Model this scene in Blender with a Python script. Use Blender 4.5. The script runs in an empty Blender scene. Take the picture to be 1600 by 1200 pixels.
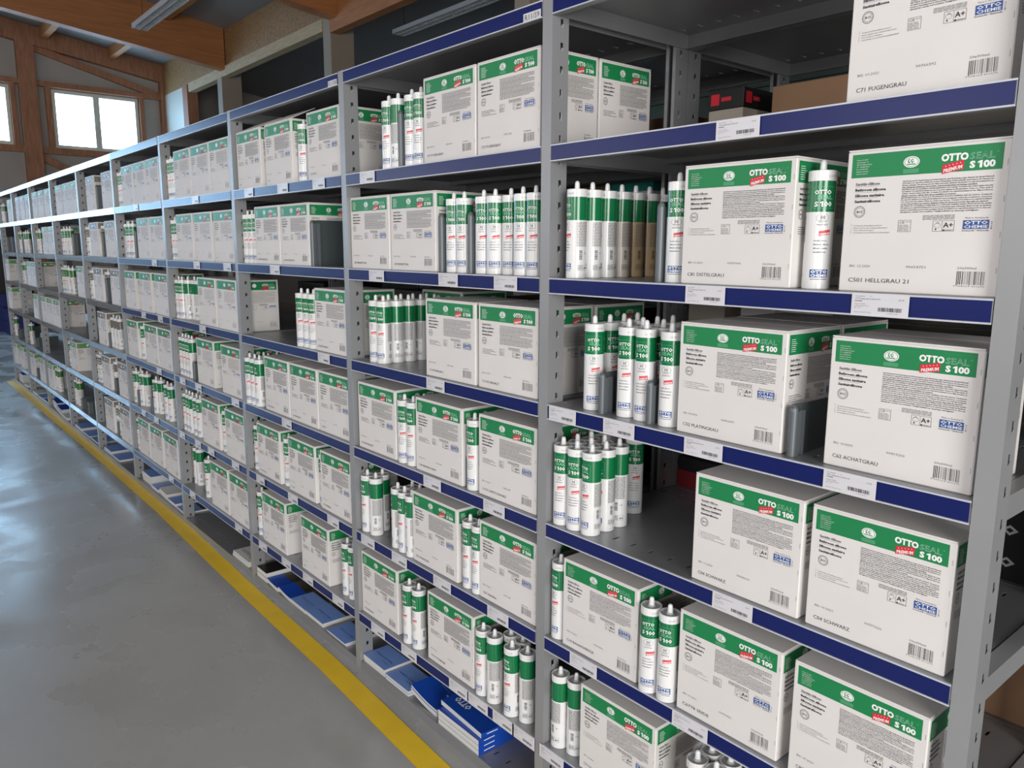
import bpy, bmesh, math, random
from mathutils import Vector, Matrix

random.seed(11)
SC = bpy.context.scene
COL = SC.collection
PI = math.pi

# ------------------------------------------------------------------ camera
cam_d = bpy.data.cameras.new('camera')
cam_d.sensor_fit = 'HORIZONTAL'
cam_d.sensor_width = 36.0
cam_d.lens = 36.0 * 1217.81 / 1600.0
cam_d.clip_start = 0.02
cam_d.clip_end = 200
cam_o = bpy.data.objects.new('camera', cam_d)
COL.objects.link(cam_o)
yaw, pitch, roll = 0.87489, -0.17211, 0.00519
Fv = Vector((-math.sin(yaw) * math.cos(pitch), math.cos(yaw) * math.cos(pitch), math.sin(pitch)))
Rv = Fv.cross(Vector((0, 0, 1))).normalized()
Uv = Rv.cross(Fv)
R2 = Rv * math.cos(roll) + Uv * math.sin(roll)
U2 = -Rv * math.sin(roll) + Uv * math.cos(roll)
M = Matrix((R2, U2, -Fv)).transposed().to_4x4()
M.translation = Vector((1.4273, -1.27924, 1.53568))
cam_o.matrix_world = M
SC.camera = cam_o

# ------------------------------------------------------------------ world, daylight, exposure
SC.view_settings.view_transform = 'Standard'
SC.view_settings.look = 'None'
SC.view_settings.gamma = 1.0
SC.view_settings.use_curve_mapping = False
SC.view_settings.exposure = 0.12
wd = bpy.data.worlds.new('daylight')
SC.world = wd
wd.use_nodes = True
bg = wd.node_tree.nodes['Background']
bg.inputs[0].default_value = (0.42, 0.70, 1.0, 1)
bg.inputs[1].default_value = 14.0


def area(name, loc, target, sx, sy, power, color):
    d = bpy.data.lights.new(name, 'AREA')
    d.shape = 'RECTANGLE'
    d.size, d.size_y, d.energy, d.color = sx, sy, power, color
    o = bpy.data.objects.new(name, d)
    COL.objects.link(o)
    o.location = loc
    o.rotation_euler = (Vector(target) - Vector(loc)).to_track_quat('-Z', 'Y').to_euler()
    return o


# area lights added before the solid walls, as daylight from an unseen gate and windows
area('unseen_gate_light', (6.45, -3.4, 1.75), (-3.0, -3.4, 1.6), 3.4, 3.2, 420, (1.0, 0.985, 0.96))
NEAR_LIGHTS = [(2.4, 150), (-1.9, 48), (-6.2, 50), (-10.5, 55)]
for wx, pw in NEAR_LIGHTS:
    area('window_daylight', (wx, -6.45, 2.5), (wx, 0, 2.0), 2.4, 1.7, pw, (1.0, 0.97, 0.975))

# ------------------------------------------------------------------ materials
MATS = {}


def mat(name, col, rough=0.5, metal=0.0, spec=None, coat=0.0, noise=0.0, nscale=8.0, bump=0.0, bscale=60.0,
        emit=None, strength=1.0, stretch=None):
    m = bpy.data.materials.new(name)
    m.use_nodes = True
    nt = m.node_tree
    b = nt.nodes['Principled BSDF']
    b.inputs['Base Color'].default_value = (*col, 1)
    b.inputs['Roughness'].default_value = rough
    b.inputs['Metallic'].default_value = metal
    if spec is not None:
        b.inputs['Specular IOR Level'].default_value = spec
    b.inputs['Coat Weight'].default_value = coat
    b.inputs['Coat Roughness'].default_value = 0.08
    if emit:
        b.inputs['Emission Color'].default_value = (*emit, 1)
        b.inputs['Emission Strength'].default_value = strength
    if noise or bump:
        tc = nt.nodes.new('ShaderNodeTexCoord')
        mp = nt.nodes.new('ShaderNodeMapping')
        nt.links.new(tc.outputs['Object'], mp.inputs['Vector'])
        if stretch:
            mp.inputs['Scale'].default_value = stretch
    if noise:
        n = nt.nodes.new('ShaderNodeTexNoise')
        n.inputs['Scale'].default_value = nscale
        n.inputs['Detail'].default_value = 5
        nt.links.new(mp.outputs['Vector'], n.inputs['Vector'])
        r = nt.nodes.new('ShaderNodeValToRGB')
        r.color_ramp.elements[0].position = 0.3
        r.color_ramp.elements[1].position = 0.7
        r.color_ramp.elements[0].color = (*[c * (1 - noise) for c in col], 1)
        r.color_ramp.elements[1].color = (*[min(1, c * (1 + noise)) for c in col], 1)
        nt.links.new(n.outputs['Fac'], r.inputs['Fac'])
        nt.links.new(r.outputs['Color'], b.inputs['Base Color'])
    if bump:
        n2 = nt.nodes.new('ShaderNodeTexNoise')
        n2.inputs['Scale'].default_value = bscale
        nt.links.new(mp.outputs['Vector'], n2.inputs['Vector'])
        bp = nt.nodes.new('ShaderNodeBump')
        bp.inputs['Strength'].default_value = bump
        bp.inputs['Distance'].default_value = 0.002
        nt.links.new(n2.outputs['Fac'], bp.inputs['Height'])
        nt.links.new(bp.outputs['Normal'], b.inputs['Normal'])
    MATS[name] = m
    return m


mat('card', (0.72, 0.69, 0.67), 0.62, noise=0.03, nscale=6, bump=0.06, bscale=25)
mat('card_edge', (0.42, 0.40, 0.38), 0.8)
mat('green', (0.008, 0.215, 0.068), 0.45)
mat('lime', (0.085, 0.29, 0.085), 0.5)
mat('taupe', (0.17, 0.155, 0.13), 0.5)
mat('seal', (0.20, 0.50, 0.31), 0.5)
mat('seal_taupe', (0.3, 0.28, 0.25), 0.5)
mat('white', (0.85, 0.85, 0.83), 0.5)
mat('ink', (0.035, 0.035, 0.04), 0.6)
mat('grey_ink', (0.17, 0.165, 0.16), 0.6)
mat('pale_ink', (0.36, 0.35, 0.34), 0.6)
mat('dark_red', (0.16, 0.008, 0.012), 0.5)
mat('red', (0.66, 0.02, 0.04), 0.5)
mat('logo_blue', (0.025, 0.085, 0.30), 0.45)
mat('plastic', (0.76, 0.76, 0.755), 0.22, spec=0.6)
mat('plastic_grey', (0.50, 0.51, 0.52), 0.4)
mat('tube_green', (0.004, 0.165, 0.055), 0.2, spec=0.6)
mat('tube_lime', (0.03, 0.17, 0.03), 0.25, spec=0.6)
mat('tube_taupe', (0.15, 0.14, 0.12), 0.3)
mat('tube_beige', (0.50, 0.36, 0.20), 0.25, spec=0.6)
mat('tube_cream', (0.60, 0.55, 0.49), 0.25, spec=0.6)
mat('steel', (0.33, 0.335, 0.345), 0.4, metal=0.3, noise=0.06, nscale=3)
mat('steel_shelf', (0.32, 0.325, 0.34), 0.36, metal=0.5, noise=0.08, nscale=4)
mat('steel_dark_and_shade', (0.02, 0.02, 0.022), 0.6)
mat('navy', (0.005, 0.012, 0.105), 0.3, spec=0.35)
mat('near_wall', (0.22, 0.22, 0.22), 0.8)
mat('strip_edge', (0.55, 0.57, 0.62), 0.3)
mat('rail_reflect_grey', (0.33, 0.35, 0.37), 0.2, metal=0.7)  # grey colour stands in for grazing reflections along the far rails
mat('paper', (0.66, 0.65, 0.68), 0.35)
mat('page', (0.62, 0.62, 0.60), 0.8)
mat('divider_plate', (0.075, 0.09, 0.095), 0.35, metal=0.2)
mat('divider_grey', (0.12, 0.135, 0.145), 0.4, metal=0.2)
mat('yellow', (0.92, 0.60, 0.02), 0.5, noise=0.05, nscale=9)
mat('sky_blue', (0.20, 0.34, 0.74), 0.35)
mat('deep_blue', (0.010, 0.07, 0.44), 0.3)
mat('dark_photo', (0.05, 0.045, 0.035), 0.35, noise=0.7, nscale=14)
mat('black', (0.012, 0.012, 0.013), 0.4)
mat('kraft', (0.27, 0.155, 0.085), 0.75, noise=0.08, nscale=9)
mat('cream_card', (0.45, 0.40, 0.33), 0.7)
mat('teal', (0.01, 0.30, 0.25), 0.5)
mat('glulam', (0.42, 0.17, 0.06), 0.6, noise=0.14, nscale=3, stretch=(1.2, 0.7, 9))
mat('timber', (0.36, 0.165, 0.09), 0.65, noise=0.22, nscale=4, stretch=(6, 6, 1))
mat('timber_pale', (0.52, 0.38, 0.22), 0.6, noise=0.12, nscale=6, stretch=(1, 6, 6))
mat('osb', (0.32, 0.175, 0.07), 0.6, noise=0.28, nscale=30)
mat('wall_panel', (0.42, 0.385, 0.35), 0.75, noise=0.06, nscale=2)
mat('ceiling_panel', (0.26, 0.245, 0.235), 0.8)
mat('column_grey', (0.34, 0.29, 0.23), 0.7, noise=0.06, nscale=3)
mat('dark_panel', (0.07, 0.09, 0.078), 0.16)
mat('window_white', (0.70, 0.72, 0.66), 0.4)
mat('crate_blue', (0.006, 0.02, 0.17), 0.5)
mat('lamp_metal', (0.55, 0.58, 0.60), 0.3, metal=0.3)


def concrete():
    m = mat('concrete', (0.215, 0.205, 0.195), 0.3)
    nt = m.node_tree
    b = nt.nodes['Principled BSDF']
    b.inputs['Specular IOR Level'].default_value = 0.75
    tc = nt.nodes.new('ShaderNodeTexCoord')
    n1 = nt.nodes.new('ShaderNodeTexNoise')
    n1.inputs['Scale'].default_value = 1.1
    n1.inputs['Detail'].default_value = 8
    n1.inputs['Roughness'].default_value = 0.62
    nt.links.new(tc.outputs['Object'], n1.inputs['Vector'])
    r = nt.nodes.new('ShaderNodeValToRGB')
    r.color_ramp.elements[0].position = 0.32
    r.color_ramp.elements[1].position = 0.7
    r.color_ramp.elements[0].color = (0.35, 0.352, 0.34, 1)
    r.color_ramp.elements[1].color = (0.43, 0.428, 0.41, 1)
    nt.links.new(n1.outputs['Fac'], r.inputs['Fac'])
    nt.links.new(r.outputs['Color'], b.inputs['Base Color'])
    n2 = nt.nodes.new('ShaderNodeTexNoise')
    n2.inputs['Scale'].default_value = 2.3
    n2.inputs['Detail'].default_value = 6
    n2.inputs['Distortion'].default_value = 0.4
    nt.links.new(tc.outputs['Object'], n2.inputs['Vector'])
    mr = nt.nodes.new('ShaderNodeMapRange')
    mr.inputs['From Min'].default_value = 0.3
    mr.inputs['From Max'].default_value = 0.7
    mr.inputs['To Min'].default_value = 0.13
    mr.inputs['To Max'].default_value = 0.42
    nt.links.new(n2.outputs['Fac'], mr.inputs['Value'])
    nt.links.new(mr.outputs['Result'], b.inputs['Roughness'])
    bp = nt.nodes.new('ShaderNodeBump')
    bp.inputs['Strength'].default_value = 0.06
    bp.inputs['Distance'].default_value = 0.002
    nt.links.new(n2.outputs['Fac'], bp.inputs['Height'])
    nt.links.new(bp.outputs['Normal'], b.inputs['Normal'])


concrete()


# ------------------------------------------------------------------ mesh helpers
class MB:
    """collects polygons with a material name each"""

    def __init__(s):
        s.v, s.f, s.m, s.sm = [], [], [], []

    def add(s, vs, fs, m, smooth=False):
        o = len(s.v)
        s.v += [tuple(p) for p in vs]
        for f in fs:
            s.f.append(tuple(i + o for i in f))
            s.m.append(m)
            s.sm.append(smooth)

    def box(s, a, b, m, top=None, chamfer=0.0):
        x0, y0, z0 = a
        x1, y1, z1 = b
        if chamfer <= 0:
            vs = [(x0, y0, z0), (x1, y0, z0), (x1, y1, z0), (x0, y1, z0), (x0, y0, z1), (x1, y0, z1), (x1, y1, z1), (x0, y1, z1)]
            s.add(vs, [(0, 3, 2, 1), (0, 1, 5, 4), (1, 2, 6, 5), (2, 3, 7, 6), (3, 0, 4, 7)], m)
            s.add([vs[4], vs[5], vs[6], vs[7]], [(0, 1, 2, 3)], top or m)
            return
        c = chamfer
        # vertical edges and top/bottom rims chamfered: rings of 8
        def ring(z, i):
            return [(x0 + c + i, y0 + i, z), (x1 - c - i, y0 + i, z), (x1 - i, y0 + c + i, z), (x1 - i, y1 - c - i, z),
                    (x1 - c - i, y1 - i, z), (x0 + c + i, y1 - i, z), (x0 + i, y1 - c - i, z), (x0 + i, y0 + c + i, z)]
        vs = ring(z0, c) + ring(z0 + c, 0) + ring(z1 - c, 0) + ring(z1, c)
        fs = []
        for r in range(3):
            for i in range(8):
                j = (i + 1) % 8
                fs.append((r * 8 + i, r * 8 + j, r * 8 + 8 + j, r * 8 + 8 + i))
        s.add(vs, fs + [tuple(range(7, -1, -1))], m)
        s.add(vs[24:], [tuple(range(8))], top or m)

    def lathe(s, prof, mats, seg=32, cx=0, cy=0, smooth=True):
        """prof: [(r,z)...]; one material per span; each span has its own vertices"""
        for (r0, z0), (r1, z1), m in zip(prof, prof[1:], mats):
            vs = []
            for r, z in ((r0, z0), (r1, z1)):
                vs += [(cx + r * math.cos(2 * PI * i / seg), cy + r * math.sin(2 * PI * i / seg), z) for i in range(seg)]
            fs = [(i, (i + 1) % seg, seg + (i + 1) % seg, seg + i) for i in range(seg)]
            if r0 < 1e-6:
                fs = [(f[0], f[2], f[3]) for f in fs]
            elif r1 < 1e-6:
                fs = [(f[0], f[1], f[2]) for f in fs]
            s.add(vs, fs, m, smooth)

    def build(s, name):
        me = bpy.data.meshes.new(name)
        me.from_pydata(s.v, [], s.f)
        names = []
        for m in s.m:
            if m not in names:
                names.append(m)
        for n in names:
            me.materials.append(MATS[n])
        ix = {n: i for i, n in enumerate(names)}
        me.polygons.foreach_set('material_index', [ix[m] for m in s.m])
        me.polygons.foreach_set('use_smooth', s.sm)
        me.update()
        return me


_tc = {}


def glyphs(txt, bold=0.0, res=1):
    """flat outline-filled text of size 1: (verts, faces, width)"""
    k = (txt, bold, res)
    if k in _tc:
        return _tc[k]
    c = bpy.data.curves.new('t', 'FONT')
    c.body = txt
    c.size = 1.0
    c.offset = bold
    c.resolution_u = res
    c.fill_mode = 'FRONT'
    o = bpy.data.objects.new('t', c)
    COL.objects.link(o)
    dg = bpy.context.evaluated_depsgraph_get()
    me = o.evaluated_get(dg).to_mesh()
    vs = [(v.co.x, v.co.y) for v in me.vertices]
    fs = [tuple(p.vertices) for p in me.polygons]
    o.evaluated_get(dg).to_mesh_clear()
    bpy.data.objects.remove(o)
    bpy.data.curves.remove(c)
    if vs:
        x0 = min(v[0] for v in vs)
        x1 = max(v[0] for v in vs)
        y0 = 0.0
        y1 = 0.72
    else:
        x0, x1, y1 = 0, 1, 0.72
    vs = [(x - x0, y) for x, y in vs]
    _tc[k] = (vs, fs, x1 - x0)
    return _tc[k]


def s100(bold, res):
    """S 100 with a plain, serif-free one"""
    k = ('S 100', bold, res, 'x')
    if k in _tc:
        return _tc[k]
    va, fa, wa = glyphs('S', bold, res)
    vz, fz, wz = glyphs('00', bold, res)
    vs, fs = list(va), list(fa)
    x = wa + .26
    o = len(vs)
    t = .13 + bold * 2
    vs += [(x + .12, -bold), (x + .12 + t, -bold), (x + .12 + t, .70 + bold), (x + .12 + t * .35, .70 + bold), (x - .06, .56 + bold), (x - .06, .44), (x + .12, .52)]
    fs += [(o, o + 1, o + 2, o + 3, o + 6), (o + 3, o + 4, o + 5, o + 6)]
    x += .12 + t + .09
    o = len(vs)
    vs += [(a + x, b_) for a, b_ in vz]
    fs += [tuple(i + o for i in f) for f in fz]
    _tc[k] = (vs, fs, x + wz)
    return _tc[k]


class Art:
    """flat print: polygons in (u, v, layer)"""

    def __init__(s):
        s.v, s.f, s.m = [], [], []

    def poly(s, pts, m, layer=1):
        o = len(s.v)
        s.v += [(x, y, layer) for x, y in pts]
        s.f.append(tuple(range(o, o + len(pts))))
        s.m.append(m)

    def rect(s, x0, y0, x1, y1, m, layer=1):
        s.poly([(x0, y0), (x1, y0), (x1, y1), (x0, y1)], m, layer)

    def frame(s, x0, y0, x1, y1, t, m, layer=1):
        s.rect(x0, y0, x1, y0 + t, m, layer)
        s.rect(x0, y1 - t, x1, y1, m, layer)
        s.rect(x0, y0 + t, x0 + t, y1 - t, m, layer)
        s.rect(x1 - t, y0 + t, x1, y1 - t, m, layer)

    def oval(s, cx, cy, rx, ry, m, layer=1, n=20, a0=0, a1=2 * PI):
        s.poly([(cx + rx * math.cos(a0 + (a1 - a0) * i / n), cy + ry * math.sin(a0 + (a1 - a0) * i / n)) for i in range(n)], m, layer)

    def ring(s, cx, cy, rx, ry, t, m, layer=1, n=24):
        for i in range(n):
            a, b = 2 * PI * i / n, 2 * PI * (i + 1) / n
            s.poly([(cx + rx * math.cos(a), cy + ry * math.sin(a)), (cx + rx * math.cos(b), cy + ry * math.sin(b)),
                    (cx + (rx - t) * math.cos(b), cy + (ry - t) * math.sin(b)), (cx + (rx - t) * math.cos(a), cy + (ry - t) * math.sin(a))], m, layer)

    def text(s, t, x, y, h, m, w=None, bold=0.0, shear=0.0, rise=0.0, layer=3, align='L', res=1, rot=0.0):
        """h = capital height; w stretches or squeezes the line to that width"""
        vs, fs, tw = glyphs(t, bold, res) if t != 'S 100' else s100(bold, res)
        sy = h / 0.70
        sx = (w / tw) if w else sy
        off = {'L': 0, 'C': -tw * sx / 2, 'R': -tw * sx}[align]
        o = len(s.v)
        cr, sr = math.cos(rot), math.sin(rot)
        for a, b in vs:
            px, py = a * sx + off, b * sy
            px, py = px + shear * py, py + rise * px
            s.v.append((x + px * cr - py * sr, y + px * sr + py * cr, layer))
        for f in fs:
            s.f.append(tuple(i + o for i in f))
            s.m.append(m)

    def words(s, x0, x1, y, h, m, last=1.0, layer=3, seed=0):
        """a line of print too small to read, word by word"""
        r = random.Random(seed)
        x = x0
        end = x0 + (x1 - x0) * last
        while x < end - 0.001:
            w = min(r.uniform(0.003, 0.011), end - x)
            s.rect(x, y, x + w, y + h, m, layer)
            x += w + 0.0011

    def onto(s, mb, fn, remap=None):
        o = len(mb.v)
        mb.v += [fn(*p) for p in s.v]
        for f, m in zip(s.f, s.m):
            mb.f.append(tuple(i + o for i in f))
            mb.m.append((remap or {}).get(m, m))
            mb.sm.append(False)


def link(o, parent=None):
    COL.objects.link(o)
    if parent is not None:
        o.parent = parent
    return o


def obj(name, me, parent=None, loc=(0, 0, 0), rz=0.0):
    o = bpy.data.objects.new(name, me)
    link(o, parent)
    o.location = loc
    o.rotation_euler = (0, 0, rz)
    return o


def tag(o, label, cat, group=None, kind=None):
    o['label'] = label
    o['category'] = cat
    if group:
        o['group'] = group
    if kind:
        o['kind'] = kind
    return o


def empty(name, loc=(0, 0, 0), rz=0.0):
    o = bpy.data.objects.new(name, None)
    o.empty_display_size = 0.05
    COL.objects.link(o)
    o.location = loc
    o.rotation_euler = (0, 0, rz)
    return o


def struct(name, mb, label=None):
    o = obj(name, mb.build(name))
    o['kind'] = 'structure'
    if label:
        o['label'] = label
    return o


def copy_tree(o, parent=None):
    c = o.copy()
    COL.objects.link(c)
    c.parent = parent
    for ch in list(o.children):
        copy_tree(ch, c)
    return c


def bar(mb, a, b, w, h, m, up=(0, 0, 1)):
    """a straight beam from a to b; w wide, h high (h measured downwards from the line)"""
    a, b, up = Vector(a), Vector(b), Vector(up)
    d = (b - a).normalized()
    s = d.cross(up).normalized() * (w / 2)
    t = s.cross(d).normalized()
    if t.dot(up) < 0:
        t = -t
    t = t * h
    vs = [a - s - t, a + s - t, a + s, a - s, b - s - t, b + s - t, b + s, b - s]
    mb.add(vs, [(0, 1, 2, 3), (7, 6, 5, 4), (0, 4, 5, 1), (1, 5, 6, 2), (2, 6, 7, 3), (3, 7, 4, 0)], m)


Z = {'T': 2.099, 'A': 1.7753, 'B': 1.4671, 'C': 1.158, 'D': 0.8515, 'E': 0.5425, 'F': 0.2303, 'G': 0.0337}
SHELF_WORDS = {'A': 'top shelf', 'B': 'second shelf down', 'C': 'third shelf down', 'D': 'fourth shelf down',
               'E': 'fifth shelf down', 'F': 'sixth shelf down', 'G': 'bottom shelf'}
BAY_WORDS = {10: 'nearest bay', 9: 'second-nearest bay', 8: 'third-nearest bay', 7: 'fourth-nearest bay', 6: 'fifth-nearest bay',
             5: 'sixth-nearest bay', 4: 'seventh-nearest bay', 3: 'third-farthest bay', 2: 'second-farthest bay', 1: 'farthest bay'}
ORD = ['first', 'second', 'third', 'fourth', 'fifth', 'sixth', 'seventh', 'eighth', 'ninth', 'tenth']
CARD = ['one', 'two', 'three', 'four', 'five', 'six', 'seven', 'eight', 'nine', 'ten']
CARTONS = {
  (10,'A'): [(0.736,0.02,'C71 FUGENGRAU|BIS: 01.2021|90766392')],
  (10,'B'): [(0.418,0.012,'C81 DISTELGRAU|BIS: 01.2021|90759941'),(0.752,0.012,'C501 HELLGRAU 21|BIS: 12.2020|90654751')],
  (10,'C'): [(0.418,0.016,'C52 PLATINGRAU|BIS: 02.2020|90410071'),(0.745,0.019,'C62 ACHATGRAU|BIS: 10.2020|90419203')],
  (10,'D'): [(0.478,0.01,'C04 SCHWARZ|BIS: 11.2020|90543610'),(0.738,0.01,'C04 SCHWARZ|BIS: 01.2021|90771232')],
  (10,'E'): [(0.093,0.006,'C10 BAHAMABEIGE|BIS: 07.2021|90733491'),(0.456,0.006,'C6778 SEIDE|BIS: 01.2021|90760421'),(0.727,0.006,'C87 MANHATTAN|BIS: 07.2020|90601182')],
  (10,'F'): [(0.159,0.012,'C7116 NORDISCHGRAU|BIS: 02.2020|90411126')],
  (9,'A'): [(-0.518,0.012,'C71 FUGENGRAU'),(-0.264,0.012,'C71 FUGENGRAU')],
  (9,'B'): [(-0.9641,0.012,'C43 MANHATTAN'),(-0.712,0.012,'C43 MANHATTAN')],
  (9,'C'): [(-0.522,0.012,'C1105 BASALT'),(-0.263,0.012,'C1105 BASALT')],
  (9,'D'): [(-0.948,0.012,'C67 ANTHRAZIT'),(-0.5829,0.012,'C08 ASPHALTGRAU'),(-0.262,0.012,'C1176 SAMTSCHWARZ')],
  (9,'E'): [(-0.6111,0.012,'C55 PARADISE'),(-0.26,0.012,'C55 SAHARA')],
  (9,'F'): [(-0.9641,0.012,'C56 BAHAMA'),(-0.5355,0.012,'C7110 FLIEDER')],
  (8,'A'): [(-1.939,0.012,'C80'),(-1.649,0.012,'C94'),(-1.274,0.012,'C20 NOVA')],
  (8,'B'): [(-1.79,0.012,'C18 SANITAERGRAU'),(-1.5373,0.012,'C18 SANITAERGRAU')],
  (8,'C'): [(-1.258,0.012,'C56 BETONGRAU')],
  (8,'D'): [(-1.766,0.012,'C1000 BASALT'),(-1.51,0.012,'C1000 BASALT'),(-1.257,0.012,'C1107')],
  (8,'E'): [(-1.8861,0.012,'C69 HORNGRAU'),(-1.5598,0.012,'C1108'),(-1.2644,0.012,'C93 ZEMENT')],
  (8,'F'): [(-1.8649,0.012,'C77'),(-1.464,0.012,'C84')],
  (7,'A'): [(-2.793,0.012,''),(-2.531,0.012,''),(-2.278,0.012,'')],
  (7,'B'): [(-2.82,0.012,''),(-2.552,0.012,''),(-2.273,0.012,'')],
  (7,'C'): [(-2.547,0.012,''),(-2.278,0.012,'')],
  (7,'D'): [(-2.632,0.012,''),(-2.273,0.012,'')],
  (7,'E'): [(-2.6077,0.012,''),(-2.272,0.012,'')],
  (7,'F'): [(-2.525,0.012,''),(-2.261,0.012,'')],
  (6,'A'): [(-3.813,0.012,''),(-3.561,0.012,''),(-3.296,0.012,'')],
  (6,'B'): [(-3.56,0.012,''),(-3.287,0.012,'')],
  (6,'C'): [(-3.9145,0.012,''),(-3.588,0.012,''),(-3.282,0.012,'')],
  (6,'D'): [(-3.9534,0.012,''),(-3.549,0.012,''),(-3.286,0.012,'')],
  (6,'F'): [(-3.868,0.012,''),(-3.594,0.012,''),(-3.302,0.012,'')],
  (5,'A'): [(-4.759,0.012,''),(-4.318,0.012,'')],
  (5,'B'): [(-4.7539,0.012,''),(-4.322,0.012,'')],
  (5,'C'): [(-4.7536,0.012,''),(-4.282,0.012,'')],
  (5,'D'): [(-4.743,0.012,'')],
  (5,'E'): [(-4.7261,0.012,''),(-4.271,0.012,'')],
  (5,'F'): [(-4.75,0.012,''),(-4.304,0.012,'')],
  (4,'A'): [(-5.831,0.012,''),(-5.545,0.012,''),(-5.296,0.012,'')],
  (4,'C'): [(-5.307,0.012,'')],
  (4,'E'): [(-5.801,0.012,'')],
  (3,'A'): [(-6.889,0.012,''),(-6.601,0.012,''),(-6.317,0.012,'')],
  (3,'B'): [(-6.577,0.012,''),(-6.304,0.012,'')],
  (3,'D'): [(-6.937,0.012,''),(-6.647,0.012,''),(-6.355,0.012,'')],
  (3,'F'): [(-6.9272,0.012,'')],
  (2,'A'): [(-7.847,0.012,''),(-7.552,0.012,''),(-7.274,0.012,'')],
  (2,'C'): [(-7.558,0.012,''),(-7.303,0.012,'')],
  (2,'D'): [(-7.364,0.012,'')],
  (2,'F'): [(-7.906,0.012,''),(-7.379,0.012,'')],
  (1,'A'): [(-8.393,0.012,'')],
  (1,'C'): [(-8.9641,0.012,'')],
  (1,'D'): [(-8.9641,0.012,'')],
  (1,'F'): [(-8.9641,0.012,''),(-8.529,0.012,'')],
}
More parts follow.
